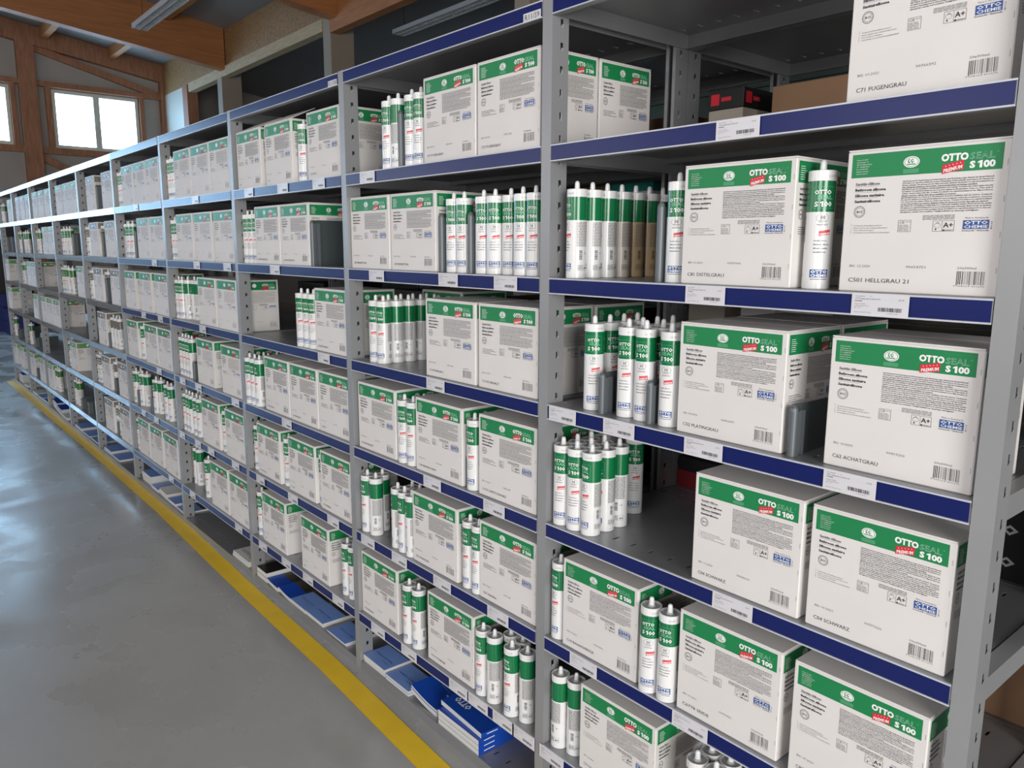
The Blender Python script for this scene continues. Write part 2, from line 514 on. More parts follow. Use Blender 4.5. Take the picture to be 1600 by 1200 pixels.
TUBES = {
  (10,'B'): [(0.379,0.045,30),(0.692,0.045,38),(0.088,0.035,-22),(0.09,0.084,-22),(0.092,0.133,-22),(0.094,0.182,-22),(0.096,0.231,-22),(0.098,0.28,-22),(0.1,0.33,25)],
  (10,'C'): [(0.146,0.045,44),(0.25,0.048,20),(0.3015,0.048,20),(0.374,0.046,14),(0.148,0.0945,70),(0.148,0.144,60),(0.148,0.193,30),(0.248,0.0975,30),(0.249,0.147,0),(0.252,0.2,30),(0.308,0.0975,30),(0.375,0.096,20)],
  (10,'D'): [(0.062,0.03,24),(0.1107,0.03,26),(0.1594,0.032,-8),(0.159,0.081,-10),(0.158,0.13,-65),(0.116,0.235,44),(0.062,0.0787,0),(0.1107,0.0787,0),(0.063,0.1274,0),(0.1097,0.1274,0)],
  (10,'E'): [(0.0603,0.031,-10),(0.369,0.018,28),(0.419,0.021,20)],
  (10,'F'): [(0.0605,0.035,-100),(0.1096,0.045,-70),(0.505,0.028,10),(0.554,0.028,20),(0.508,0.0767,0),(0.557,0.0767,40)],
  (9,'A'): [(-0.759,0.045,30),(-0.705,0.045,-90),(-0.628,0.045,30),(-0.5784,0.045,30)],
  (9,'B'): [(-0.4177,0.045,30),(-0.3681,0.045,30),(-0.2796,0.045,42),(-0.23,0.045,50),(-0.1827,0.06,35),(-0.1168,0.045,30),(-0.0672,0.045,30)],
  (9,'C'): [(-0.862,0.04,28),(-0.8133,0.04,28),(-0.862,0.0887,0),(-0.8133,0.0887,-30),(-0.862,0.1374,0),(-0.8133,0.1374,-60),(-0.862,0.1861,0),(-0.8133,0.1861,-80),(-0.85,0.2348,0),(-0.8013,0.2348,10)],
  (9,'D'): [(-0.676,0.03,30),(-0.627,0.032,20),(-0.303,0.03,15),(-0.64,0.081,0)],
  (9,'E'): [(-0.936,0.033,10),(-0.884,0.036,-50),(-0.91,0.078,0),(-0.737,0.035,-40),(-0.688,0.031,5),(-0.6395,0.029,-30),(-0.72,0.081,0),(-0.671,0.0795,0),(-0.331,0.033,0),(-0.2825,0.03,0)],
  (9,'F'): [(-0.663,0.027,5),(-0.611,0.03,0),(-0.262,0.028,0),(-0.209,0.028,-60),(-0.187,0.072,0),(-0.128,0.026,0),(-0.136,0.074,0),(-0.077,0.04,-60)],
  (8,'A'): [(-1.361,0.045,30)],
  (8,'B'): [(-1.9397,0.045,30),(-1.8901,0.045,30),(-1.8405,0.045,30)],
  (8,'C'): [(-1.4042,0.029,30),(-1.3547,0.032,30),(-1.3051,0.032,30)],
  (8,'D'): [(-1.9397,0.021,30),(-1.8902,0.024,10),(-1.8406,0.024,0),(-1.93,0.081,0),(-1.88,0.081,0),(-1.9,0.13,0)],
  (8,'E'): [(-1.9397,0.045,20),(-1.6159,0.045,20),(-1.2896,0.045,20)],
  (8,'F'): [(-1.9397,0.045,15),(-1.8901,0.045,10),(-1.1253,0.045,0),(-1.0757,0.045,0)],
  (7,'A'): [(-2.9397,0.045,30),(-2.8901,0.045,30),(-2.8405,0.045,30)],
  (7,'B'): [(-2.9397,0.045,30),(-2.8901,0.045,30)],
  (7,'C'): [(-2.9397,0.045,30),(-2.8901,0.045,30),(-2.8429,0.06,-20),(-2.7975,0.08,-20),(-2.7479,0.08,-60),(-2.94,0.094,0),(-2.89,0.11,0),(-2.8,0.13,0)],
  (7,'D'): [(-2.9397,0.045,20),(-2.8901,0.045,20),(-2.8405,0.045,20),(-2.7909,0.045,-10)],
  (7,'E'): [(-2.9397,0.045,10),(-2.8901,0.045,10),(-2.8405,0.045,-10),(-2.774,0.045,10),(-2.719,0.045,10),(-2.3375,0.045,10),(-2.9,0.094,0),(-2.85,0.094,0)],
  (7,'F'): [(-2.9397,0.08,-20),(-2.8901,0.08,-30),(-2.987,0.14,-30),(-2.647,0.045,10)],
  (6,'A'): [(-3.9397,0.045,30),(-3.8901,0.045,30)],
  (6,'B'): [(-3.9397,0.06,-60),(-3.847,0.045,30),(-3.76,0.045,30)],
  (6,'C'): [(-3.9397,0.045,30)],
  (6,'D'): [(-3.6832,0.045,20)],
  (6,'E'): [(-3.9397,0.045,10),(-3.8924,0.06,-20),(-3.7996,0.045,10),(-3.7524,0.06,-20),(-3.5051,0.045,10),(-3.4579,0.06,-20),(-3.28,0.045,10),(-3.208,0.045,10)],
  (6,'F'): [(-3.9397,0.045,10)],
  (5,'B'): [(-4.9397,0.05,20),(-4.4837,0.05,20)],
  (5,'C'): [(-4.9397,0.05,20),(-4.4834,0.05,20)],
  (5,'D'): [(-4.439,0.05,-20),(-4.354,0.05,-20),(-4.27,0.05,-20)],
  (5,'E'): [(-4.9397,0.05,20),(-4.8901,0.05,20),(-4.4559,0.05,0)],
  (5,'F'): [(-4.4798,0.05,20),(-4.4118,0.05,20)],
  (4,'B'): [(-5.815,0.05,30),(-5.692,0.05,0),(-5.584,0.05,0)],
  (4,'C'): [(-5.9397,0.05,30),(-5.8901,0.05,0),(-5.8405,0.05,0),(-5.766,0.05,0),(-5.621,0.05,0)],
  (4,'E'): [(-5.9397,0.05,20)],
  (4,'F'): [(-5.851,0.05,0),(-5.754,0.05,-30)],
  (3,'A'): [(-6.9397,0.05,20)],
  (3,'B'): [(-6.9397,0.05,0),(-6.8901,0.05,0)],
  (3,'F'): [(-6.657,0.05,0),(-6.568,0.05,0)],
  (2,'A'): [(-7.9397,0.05,20)],
  (2,'B'): [(-7.9397,0.05,0),(-7.646,0.05,0),(-7.518,0.05,0)],
  (2,'C'): [(-7.9397,0.05,0),(-7.8901,0.05,0)],
  (2,'E'): [(-7.869,0.05,0)],
  (1,'A'): [(-8.9397,0.05,0),(-8.8901,0.05,0)],
  (1,'E'): [(-8.856,0.05,0)],
}
DIVIDERS = {
  (10,'B'): [(0.345,0.03,1)],
  (10,'C'): [(0.198,0.02,0),(0.3375,0.024,0),(0.682,0.02,0)],
  (9,'A'): [(-0.662,0.025,1)],
  (9,'B'): [(-0.4517,0.025,1),(-0.3135,0.025,1)],
  (9,'D'): [(-0.3283,0.025,0)],
  (8,'B'): [(-1.2827,0.025,1)],
  (7,'D'): [(-2.719,0.025,0)],
  (6,'B'): [(-3.647,0.025,1)],
  (6,'E'): [(-3.847,0.025,0),(-3.553,0.025,0)],
  (5,'A'): [(-4.499,0.025,1)],
  (5,'B'): [(-4.4497,0.025,1)],
  (5,'C'): [(-4.4494,0.025,1)],
  (5,'D'): [(-4.479,0.025,0)],
  (5,'E'): [(-4.4219,0.025,0)],
  (5,'F'): [(-4.4458,0.025,0)],
  (4,'B'): [(-5.369,0.025,1)],
  (4,'F'): [(-5.578,0.025,0),(-5.352,0.025,0)],
  (3,'F'): [],
  (2,'B'): [(-7.692,0.025,1)],
  (2,'E'): [(-7.532,0.025,0)],
  (2,'F'): [(-7.598,0.025,0)],
  (1,'B'): [(-8.695,0.025,1),(-8.383,0.025,1)],
  (1,'E'): [(-8.575,0.025,0)],
}
PRICE_TAGS = {
  (10,'A'): [0.544],
  (10,'B'): [0.489, 0.833],
  (10,'C'): [0.09, 0.273, 0.502, 0.807],
  (10,'D'): [0.59],
  (10,'E'): [0.179, 0.502],
  (10,'F'): [0.07],
  (9,'A'): [-0.821],
  (9,'B'): [-0.778, -0.383, -0.129],
  (9,'C'): [-0.452],
  (9,'D'): [-0.476, -0.175],
  (9,'E'): [-0.882, -0.675, -0.429, -0.157],
  (9,'F'): [-0.827, -0.626, -0.349, -0.249, -0.132, -0.044],
  (8,'A'): [-1.795, -1.462, -1.161],
  (8,'B'): [-1.569],
  (8,'C'): [-1.17],
  (8,'D'): [-1.522],
  (8,'E'): [-1.829, -1.494, -1.142],
  (8,'F'): [-1.84, -1.591, -1.383, -1.123],
  (7,'A'): [-2.456],
  (7,'B'): [-2.494, -2.087],
  (7,'C'): [-2.466],
  (7,'D'): [-2.834, -2.586, -2.081],
  (7,'E'): [-2.904, -2.651, -2.455, -2.125],
  (7,'F'): [-2.796, -2.131],
  (6,'A'): [-3.482],
  (6,'B'): [-3.196],
  (6,'C'): [-3.485, -3.158],
  (6,'D'): [-3.256],
  (6,'E'): [-3.65, -3.383],
  (6,'F'): [-3.171],
}
# ------------------------------------------------------------------ the hall
def zc(y):
    return 5.68 - 0.165 * (y - 1.25)


mb = MB()
mb.add([(-17, -9, 0), (7, -9, 0), (7, 13, 0), (-17, 13, 0)], [(0, 1, 2, 3)], 'concrete')
struct('floor', mb)

# painted line on the floor in front of the racks
line = [(-9.08, -0.081, 0.0), (-7.0, -0.072, 0.012), (-5.2, -0.064, 0.022), (-3.3, -0.072, 0.013), (-1.85, -0.107, -0.026),
        (-1.07, -0.118, -0.036), (-0.4, -0.144, -0.062), (0.6, -0.18, -0.098), (2.5, -0.24, -0.16)]
mb = MB()
vs = []
for x, ya, yb in line:
    vs += [(x, ya, 0.0015), (x, yb, 0.0015)]
mb.add(vs, [(2 * i, 2 * i + 2, 2 * i + 3, 2 * i + 1) for i in range(len(line) - 1)], 'yellow')
struct('trim_1', mb, 'yellow line painted on the concrete floor')

XW = -16.35
WIN = [(-5.9, -4.4), (-3.1, -1.3), (-0.3, 1.27), (1.97, 3.52)]
ZW0, ZW1 = 3.42, 4.5
mb = MB()
prev = -9.0
for a, b in WIN:
    lo, hi = (ZW0, ZW1) if a > -1 else (1.6, 4.0)
    mb.box((XW - .2, prev, 0), (XW, a, 7), 'wall_panel')
    mb.box((XW - .2, a, 0), (XW, b, lo), 'wall_panel')
    mb.box((XW - .2, a, hi), (XW, b, 7), 'wall_panel')
    prev = b
mb.box((XW - .2, prev, 0), (XW, 13, 7), 'wall_panel')
struct('wall_far', mb)
for i, (a, b) in enumerate(WIN):
    lo, hi = (ZW0, ZW1) if a > -1 else (1.6, 4.0)
    w = MB()
    t = .06
    w.box((XW - .08, a, lo), (XW + .03, b, lo + t), 'window_white')
    w.box((XW - .08, a, hi - t), (XW + .03, b, hi), 'window_white')
    w.box((XW - .08, a, lo + t), (XW + .03, a + t, hi - t), 'window_white')
    w.box((XW - .08, b - t, lo + t), (XW + .03, b, hi - t), 'window_white')
    m_ = (a + b) / 2
    w.box((XW - .08, m_ - .055, lo + t), (XW + .03, m_ + .055, hi - t), 'window_white')
    o = struct('window_%d' % (i + 1), w)
    h_ = MB()
    h_.box((XW + .03, m_ - .012, (lo + hi) / 2 - .06), (XW + .05, m_ + .012, (lo + hi) / 2 + .06), 'window_white')
    obj('window_handle', h_.build('window_handle'), o)

# black slab painting the dark inside a doorway, beyond the end of the rack
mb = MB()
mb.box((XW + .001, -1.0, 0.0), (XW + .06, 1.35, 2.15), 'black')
struct('doorway_dark', mb)

# timber frame on the far wall
f = MB()
f.box((XW, 1.43, 0), (XW + .16, 1.72, 5.5), 'timber')
f.box((XW, 3.95, 0), (XW + .14, 4.12, 5.1), 'timber')
f.box((XW, -2.9 + 2.0, 0), (XW + .16, -2.65 + 2.0, 5.8), 'timber')
bar(f, (XW + .08, -6, zc(-6) - .01), (XW + .08, 4.1, zc(4.1) - .01), .15, .34, 'timber')
bar(f, (XW + .06, 1.72, 4.63), (XW + .06, 4.0, 4.63), .1, .1, 'timber')
bar(f, (XW + .06, -0.6, 4.63), (XW + .06, 1.43, 4.63), .1, .1, 'timber')
bar(f, (XW + .06, 1.72, 3.41), (XW + .06, 4.0, 3.41), .1, .12, 'timber')
bar(f, (XW + .06, -0.6, 3.41), (XW + .06, 1.43, 3.41), .1, .12, 'timber')
bar(f, (XW + .05, 1.72, 5.28), (XW + .05, 3.98, 4.66), .08, .12, 'timber')
bar(f, (XW + .05, 1.72, 3.28), (XW + .05, 3.98, 2.2), .08, .12, 'timber')
f.box((XW, 1.86, 3.41), (XW + .09, 1.955, 4.53), 'timber')
f.box((XW, 3.54, 3.41), (XW + .09, 3.63, 4.53), 'timber')
f.box((XW, 1.28, 3.41), (XW + .09, 1.36, 4.53), 'timber')
o = struct('trim_2', f, 'reddish timber framing on the far gable wall')

# sloping ceiling
mb = MB()
mb.add([(-16.6, -6.7, zc(-6.7)), (6.7, -6.7, zc(-6.7)), (6.7, 12.2, zc(12.2)), (-16.6, 12.2, zc(12.2))], [(0, 3, 2, 1)], 'ceiling_panel')
mb.add([(-16.6, -6.7, zc(-6.7) + .2), (6.7, -6.7, zc(-6.7) + .2), (6.7, 12.2, zc(12.2) + .2), (-16.6, 12.2, zc(12.2) + .2)], [(0, 1, 2, 3)], 'ceiling_panel')
struct('ceiling', mb)

# glued main beams on their columns, purlins between them
BX = [-12.77, -8.67, -4.57, -0.47]
for i, x in enumerate(BX):
    b_ = MB()
    zb = lambda y: 4.97 - .1266 * (y - .74)
    P = [(-6.4, zb(-6.4)), (4.0, zb(4.0)), (4.0, zc(4.0)), (-6.4, zc(-6.4))]
    vs = [(x + s_ * .1, y_, z_) for s_ in (-1, 1) for y_, z_ in P]
    b_.add(vs, [(3, 2, 1, 0), (4, 5, 6, 7), (0, 1, 5, 4), (1, 2, 6, 5), (2, 3, 7, 6), (3, 0, 4, 7)], 'glulam')
    o = obj('roof_beam', b_.build('roof_beam'))
    tag(o, ['deep brown glued roof beam farthest from the camera, crossing the top left corner', 'deep brown glued roof beam above the middle column',
            'deep brown glued roof beam above the third column', 'deep brown glued roof beam nearest the camera'][i], 'roof beam', 'glued roof beams')
    c_ = MB()
    c_.box((x - .32, 4.0, 0), (x - .10, 4.36, 4.62), 'column_grey', chamfer=.008)
    o = obj('column', c_.build('column'))
    tag(o, ['grey square column farthest from the camera, right of the bright windows', 'grey square column in the middle, behind the rack',
            'grey square column behind the second-nearest bay, cut by the top of the photo', 'grey square column behind the nearest bay'][i], 'column', 'columns behind the rack')
for i, y in enumerate((-3.2, -1.9, -0.6, 0.75, 1.9, 3.05)):
    p_ = MB()
    bar(p_, (-16.3, y, zc(y)), (-.5, y, zc(y)), .12, .19, 'glulam')
    o = struct('trim_%d' % (20 + i), p_, 'roof purlin under the ceiling')

# header of board and timber along the column line
h_ = MB()
h_.box((-16.33, 4.02, 4.62), (-8.99, 4.10, 5.215), 'osb')
h_.box((-8.77, 3.99, 4.40), (6.4, 4.13, 5.2), 'glulam')
h_.box((-12.95, 3.99, 4.46), (-8.99, 4.13, 4.62), 'timber_pale')
h_.box((-14.6, 3.99, 4.46), (-12.95, 4.13, 4.62), 'timber_pale')
struct('trim_3', h_, 'board header with a pale timber batten along the column line')
h_ = MB()
h_.box((-16.2, 4.03, 2.4), (-15.0, 4.09, 4.62), 'window_white')
h_.box((-15.0, 4.0, 0), (-14.72, 4.2, 4.62), 'timber')
struct('trim_4', h_, 'pale panel and timber post in the corner')

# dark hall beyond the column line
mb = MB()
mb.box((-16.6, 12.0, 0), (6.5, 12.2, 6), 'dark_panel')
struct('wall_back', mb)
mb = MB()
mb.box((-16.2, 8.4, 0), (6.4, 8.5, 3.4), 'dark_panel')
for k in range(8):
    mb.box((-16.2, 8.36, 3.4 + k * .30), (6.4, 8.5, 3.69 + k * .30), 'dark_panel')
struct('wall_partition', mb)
mb = MB()
mb.box((6.5, -6.7, 0), (6.7, 12.2, 7), 'near_wall')
struct('wall_right', mb)
mb = MB()
mb.box((-16.55, -6.7, 0), (6.5, -6.5, 7), 'near_wall')
struct('wall_near', mb)


def strip_lamp(loc, L, W, label, drop):
    e = empty('ceiling_light', loc)
    tag(e, label, 'ceiling light', 'long unlit strip lights')
    m_ = MB()
    m_.box((0, -W / 2, .012), (L, W / 2, .055), 'lamp_metal')
    m_.add([(0, -W / 2, .055), (L, -W / 2, .055), (L, 0, .09), (0, 0, .09), (0, W / 2, .055), (L, W / 2, .055)], [(0, 1, 2, 3), (3, 2, 5, 4), (0, 3, 4), (1, 5, 2)], 'lamp_metal')
    obj('housing', m_.build('housing'), e)
    l_ = MB()
    n = int(L / .06)
    l_.box((0, -W / 2, 0), (L, -W / 2 + .012, .012), 'lamp_metal')
    l_.box((0, W / 2 - .012, 0), (L, W / 2, .012), 'lamp_metal')
    l_.box((0, -.008, 0), (L, .008, .012), 'lamp_metal')
    for i in range(n + 1):
        x = i * (L - .008) / n
        l_.box((x, -W / 2 + .012, 0), (x + .006, W / 2 - .012, .010), 'lamp_metal')
    obj('louvre', l_.build('louvre'), e)
    for x in (.15, L - .15):
        w_ = MB()
        w_.lathe([(.003, .08), (.003, drop)], ['steel_dark_and_shade'], 6, x, 0)
        obj('hanging_wire', w_.build('hanging_wire'), e)
    return e


strip_lamp((-8.68, 1.535, 4.0), 1.9, .17, 'long unlit strip light hanging in front of the deep roof beam', zc(1.535) - 4.0)
strip_lamp((-8.2, 4.72, 4.38), 2.4, .19, 'long unlit strip light in the dark hall behind the columns', zc(4.72) - 4.38)

# blue crates by the dark doorway
cr = MB()
W, D_, H = .6, .4, .22
cr.box((0, 0, 0), (W, D_, .01), 'crate_blue')
for a, b in (((0, 0), (W, .012)), ((0, D_ - .012), (W, D_)), ((0, .012), (.012, D_ - .012)), ((W - .012, .012), (W, D_ - .012))):
    cr.box((a[0], a[1], .01), (b[0], b[1], H), 'crate_blue')
cr.box((-.01, -.01, H - .03), (W + .01, 0, H), 'crate_blue')
cr.box((-.01, D_, H - .03), (W + .01, D_ + .01, H), 'crate_blue')
for k in range(6):
    cr.box((.02 + k * .11, -.008, .03), (.03 + k * .11, 0, H - .04), 'crate_blue')
crm = cr.build('crate')
n = 0
for cx, cy, cnt in ((-15.9, .62, 3), (-15.1, .66, 2)):
    for k in range(cnt):
        o = obj('crate', crm, None, (cx, cy, k * .225))
        tag(o, 'blue plastic crate, %s from the floor in the %s stack beyond the rack end' % (ORD[k], 'farther' if n < 3 else 'nearer'), 'crate', 'blue crates beyond the rack')
        n += 1

# ------------------------------------------------------------------ rack meshes
def shelf_mesh(name, plate='steel_shelf', lip='steel_shelf', h=.039, fold=True):
    b = MB()
    if fold:
        for ya, yb in ((.036, .076), (.416, .456)):
            b.box((.036, ya, -.014), (.997, yb, -.0125), plate)
            b.box((.036, ya, -.0125), (.997, ya + .0012, -.002), plate)
            b.box((.036, yb - .0012, -.0125), (.997, yb, -.002), plate)
    x0, x1 = .0345, .9985
    for ya, yb in ((.0016, .045), (.067, .425), (.447, .494)):
        b.box((x0, ya, -.002), (x1, yb, 0), plate)
    n = 17
    for ya, yb in ((.045, .067), (.425, .447)):
        xs = [x0] + [v for i in range(n) for v in (.058 + .0545 * i - .0030, .058 + .0545 * i + .0030)] + [x1]
        for i in range(0, len(xs), 2):
            b.box((xs[i], ya, -.002), (xs[i + 1], yb, 0), plate)
    b.box((x0, 0, -h), (x1, .0016, 0), lip)
    b.box((x0, .0016, -h), (x1, .018, -h + .0016), lip)
    b.box((x0, .4925, -h), (x1, .494, -.002), lip)
    b.box((x0, .4745, -h), (x1, .4925, -h + .0016), lip)
    b.box((x0, .018, -h), (x0 + .0016, .4745, -.002), lip)
    b.box((x1 - .0016, .018, -h), (x1, .4745, -.002), lip)
    return b.build(name)


SHELF = shelf_mesh('shelf')
COVER = shelf_mesh('top_shelf', fold=False)
SHELF_FAR = shelf_mesh('shelf', 'steel_shelf', 'rail_reflect_grey')
KICK = shelf_mesh('shelf', 'steel_shelf', 'steel_shelf', .0337)
b = MB()
b.box((.036, -.0012, -.0355), (.997, 0, -.0035), 'navy')
b.box((.0345, -.0032, -.0035), (.9985, 0, -.0008), 'strip_edge')
b.box((.0345, -.0032, -.0385), (.9985, 0, -.0360), 'strip_edge')
STRIP = b.build('edge_strip')

b = MB()
Hh = Z['T'] + .003
b.box((0, 0, 0), (.033, .0015, Hh), 'steel')
b.box((0, .0015, 0), (.0015, .052, Hh), 'steel')
b.box((.0315, .0015, 0), (.033, .026, Hh), 'steel')
b.box((.0315, .035, 0), (.033, .052, Hh), 'steel')
b.box((.0015, .0505, 0), (.010, .052, Hh), 'steel')
b.box((.023, .0505, 0), (.0315, .052, Hh), 'steel')
z = 0.0
k = 0
while z < Hh - .05:
    z1 = z + .034
    b.box((.0315, .026, z), (.033, .035, min(z1, Hh)), 'steel')
    # pressed hook below every slot
    b.add([(.033, .026, z1 - .001), (.033, .035, z1 - .001), (.0350, .034, z1 + .006), (.0350, .028, z1 + .006)], [(0, 1, 2, 3), (3, 2, 1, 0)], 'strip_edge')
    b.box((.0205, .024, z1 - .004), (.021, .037, z1 + .021), 'steel_dark_and_shade')  # near-black plate behind each slot paints the shade inside the post
    z += .0514
    k += 1
b.box((.0315, .026, z), (.033, .035, Hh), 'steel')
POST = b.build('upright')


def mirrored(me, name):
    m2 = me.copy()
    m2.name = name
    for v in m2.vertices:
        v.co.y = .495 - v.co.y
    m2.flip_normals()
    return m2


POST_REAR = mirrored(POST, 'upright_rear')

# price tag
a = Art()
a.rect(0, 0, .094, .0375, 'paper', 0)
a.text('Art. 400293', .006, .031, .0022, 'grey_ink', w=.016)
a.text('/ 20', .030, .0315, .0018, 'grey_ink')
a.text('OTTO Sanitaersilicon 300ml S-100', .006, .0270, .0023, 'ink', w=.042)
a.text('FARBE', .006, .0232, .0023, 'ink', w=.012)
a.text('Menge: 20 ST/KRT', .006, .0185, .0017, 'grey_ink', w=.018)
a.text('Lagerplatz: R11', .006, .0155, .0017, 'grey_ink', w=.023)
a.text('R. 11', .006, .0125, .0017, 'grey_ink', w=.009)
a.text('Datum: 01.03.2019 / 20er', .006, .0050, .0019, 'grey_ink', w=.028)
a.text('6,21 \u20ac', .077, .0270, .0026, 'ink', w=.009)
r_ = random.Random(3)
x = .045
while x < .083:
    w_ = r_.choice((.0004, .0007, .0011))
    a.rect(x, .0085, x + w_, .0150, 'ink', 2)
    x += w_ + r_.choice((.0004, .0006, .0009))
a.text('4 008153 401276', .060, .0050, .0015, 'grey_ink', w=.018)
b = MB()
a.onto(b, lambda u, v, l: (u - .047, -.0036 - l * .0001, v - .0382))
TAGM = b.build('price_label')


def bay_label(txt):
    a = Art()
    a.rect(0, 0, .062, .020, 'paper', 0)
    a.text(txt, .006, .004, .0125, 'ink', w=.051, res=2)
    b = MB()
    a.onto(b, lambda u, v, l: (u + .935, -.0036 - l * .0001, v - .0385))
    return b.build('bay_label')


def make_bay(no, x0, tags, near):
    e = empty('shelving_bay', (x0, 0, 0))
    tag(e, 'grey metal shelving rack section, the %s of the long row' % BAY_WORDS[no], 'shelving', 'rack sections of the long row')
    for lv in 'TABCDEFG':
        me = KICK if lv == 'G' else ((SHELF if lv != 'T' else COVER) if no >= 6 else SHELF_FAR)
        s = obj('shelf' if lv != 'T' else 'top_shelf', me, e, (0, 0, Z[lv]))
        if lv != 'G' and (no >= 6):
            obj('edge_strip', STRIP, s)
        for tx in tags.get((no, lv), []):
            obj('price_label', TAGM, s, (tx - x0, 0, 0))
        if lv == 'T' and no in (8, 9, 10):
            obj('bay_label', bay_label('R11/S%d' % no), s)
    obj('upright', POST, e)
    obj('upright', POST_REAR, e)
    if no == 10:
        obj('upright', POST, e, (1, 0, 0))
        obj('upright', POST_REAR, e, (1, 0, 0))
        sb = MB()
        sb.box((1.004, .0525, -.036), (1.031, .442, .004), 'steel')
        sb = sb.build('side_rail')
        for lv in 'TABCDEF':
            obj('side_rail', sb, e, (0, 0, Z[lv]))
    return e


for no in range(10, 0, -1):
    make_bay(no, no - 10.0, PRICE_TAGS, no >= 8)

# the rack standing back to back with it
for i in range(7):
    e = empty('shelving_bay', (1.0 - i - .0, 0.4975, 0))
    tag(e, 'grey metal shelving rack section back to back behind the row, %s from the near end' % ORD[i], 'shelving', 'rack sections behind the long row')
    for lv in 'TABCDEFG':
        obj('shelf' if lv != 'T' else 'top_shelf', KICK if lv == 'G' else (COVER if lv == 'T' else SHELF), e, (0, 0, Z[lv]))
    obj('upright', POST, e)
    obj('upright', POST_REAR, e)

# ------------------------------------------------------------------ cartons
CW, CD, CH = .2445, .195, .231
PARA = ['(de) Waehrend der Verarbeitung und Aushaertung fuer gute Belueftung sorgen. Enthaelt den Biozid-Wirkstoff',
        '4,5-Dichlor-2-octyl-2H-isothiazol-3-on zum Schutz gegen Schimmelbefall. Darf nicht in die Haende von',
        'Kindern gelangen. Beruehrung mit der Haut vermeiden. Enthaelt 4,5-Dichlor-2-octyl-2H-isothiazol-3-on.',
        'Kann allergische Reaktionen hervorrufen. Sicherheitsdatenblatt auf Anfrage erhaeltlich.',
        '(en) Ensure good ventilation during application and curing. Contains the active agent biocide',
        '4,5-dichloro-2-octyl-2H-isothiazol-3-one to protect against mould infestation. Keep out of the reach of',
        'children. Avoid contact with skin. Contains 4,5-dichloro-2-octyl-2H-isothiazol-3-one. May produce an',
        'allergic reaction. Safety data sheet available on request.',
        '(fr) Pendant la mise en oeuvre et le durcissement de bonne ventilation doit etre assuree. Contient le',
        'biocide 4,5-dichloro-2-octyl-2H-isothiazol-3-one protegeant contre les moisissures. Conserver',
        'hors de portee des enfants. Eviter le contact avec la peau. Contient 4,5-dichloro-2-octyl-2H-isothiazol',
        '-3-one. Peut produire une reaction allergique. Fiche de donnees de securite disponible sur demande.',
        '(nl) Tijdens de verwerking en uitharding voor voldoende ventilatie zorgen. Bevat het biocide middel',
        '4,5-dichloor-2-octyl-2H-isothiazool-3-on voor bescherming tegen schimmels. Buiten bereik van kinderen',
        'bewaren. Aanraking met de huid vermijden. Bevat 4,5-dichloor-2-octyl-2H-isothiazool-3-on. Kan een',
        'allergische reactie veroorzaken. Veiligheidsblad op aanvraag verkrijgbaar.']


def emblem(a, cx, cy, rx, ry, c1, c2, lod, L=3):
    a.oval(cx, cy, rx, ry, c1, L)
    if lod > 1:
        return
    a.ring(cx, cy, rx * .86, ry * .84, rx * .06, c2, L + 1)
    a.oval(cx - rx * .28, cy + ry * .18, rx * .17, ry * .38, c2, L + 1, 10)
    a.oval(cx + rx * .12, cy + ry * .18, rx * .17, ry * .38, c2, L + 1, 10)
    a.oval(cx - rx * .24, cy + ry * .22, rx * .09, ry * .22, c1, L + 2, 8)
    a.oval(cx + rx * .16, cy + ry * .22, rx * .09, ry * .22, c1, L + 2, 8)
    a.rect(cx - rx * .55, cy - ry * .48, cx + rx * .5, cy - ry * .3, c2, L + 1)


def premium(a, x, y, w, h, rise, lod, L=5, stars=True):
    a.poly([(x, y), (x + w, y + rise), (x + w, y + rise + h), (x, y + h)], 'red', L)
    if lod > 1:
        return
    k = rise / w
    a.text('PREMIUM', x + w * .07, y + h * .12 + w * .07 * k, h * .38, 'white', w=w * .86, bold=.03, rise=k, layer=L + 1)
    for i in range(5):
        px = x + w * (.16 + .17 * i)
        a.poly([(px + .035 * w * math.cos(PI / 2 + j * PI / 5) * (1 if j % 2 == 0 else .45),
                 y + h * .77 + (px - x) * k + .035 * w * math.sin(PI / 2 + j * PI / 5) * (1 if j % 2 == 0 else .45)) for j in range(10)], 'white', L + 1)


def maker(a, x, y, w, h, lod, L=3):
    """blue two-line maker's mark"""
    a.rect(x, y, x + w, y + h, 'logo_blue', L)
    if lod > 1:
        a.text('OTTO', x + w * .06, y + h * .54, h * .34, 'white', w=w * .88, bold=.02, layer=L + 1)
        a.rect(x + w * .04, y + h * .08, x + w * .96, y + h * .45, 'white', L + 1)
        return
    a.text('OTTO', x + w * .05, y + h * .54, h * .36, 'white', w=w * .90, bold=.02, layer=L + 1)
    a.text('CHEMIE', x + w * .05, y + h * .10, h * .34, 'white', w=w * .90, bold=.01, layer=L + 1)


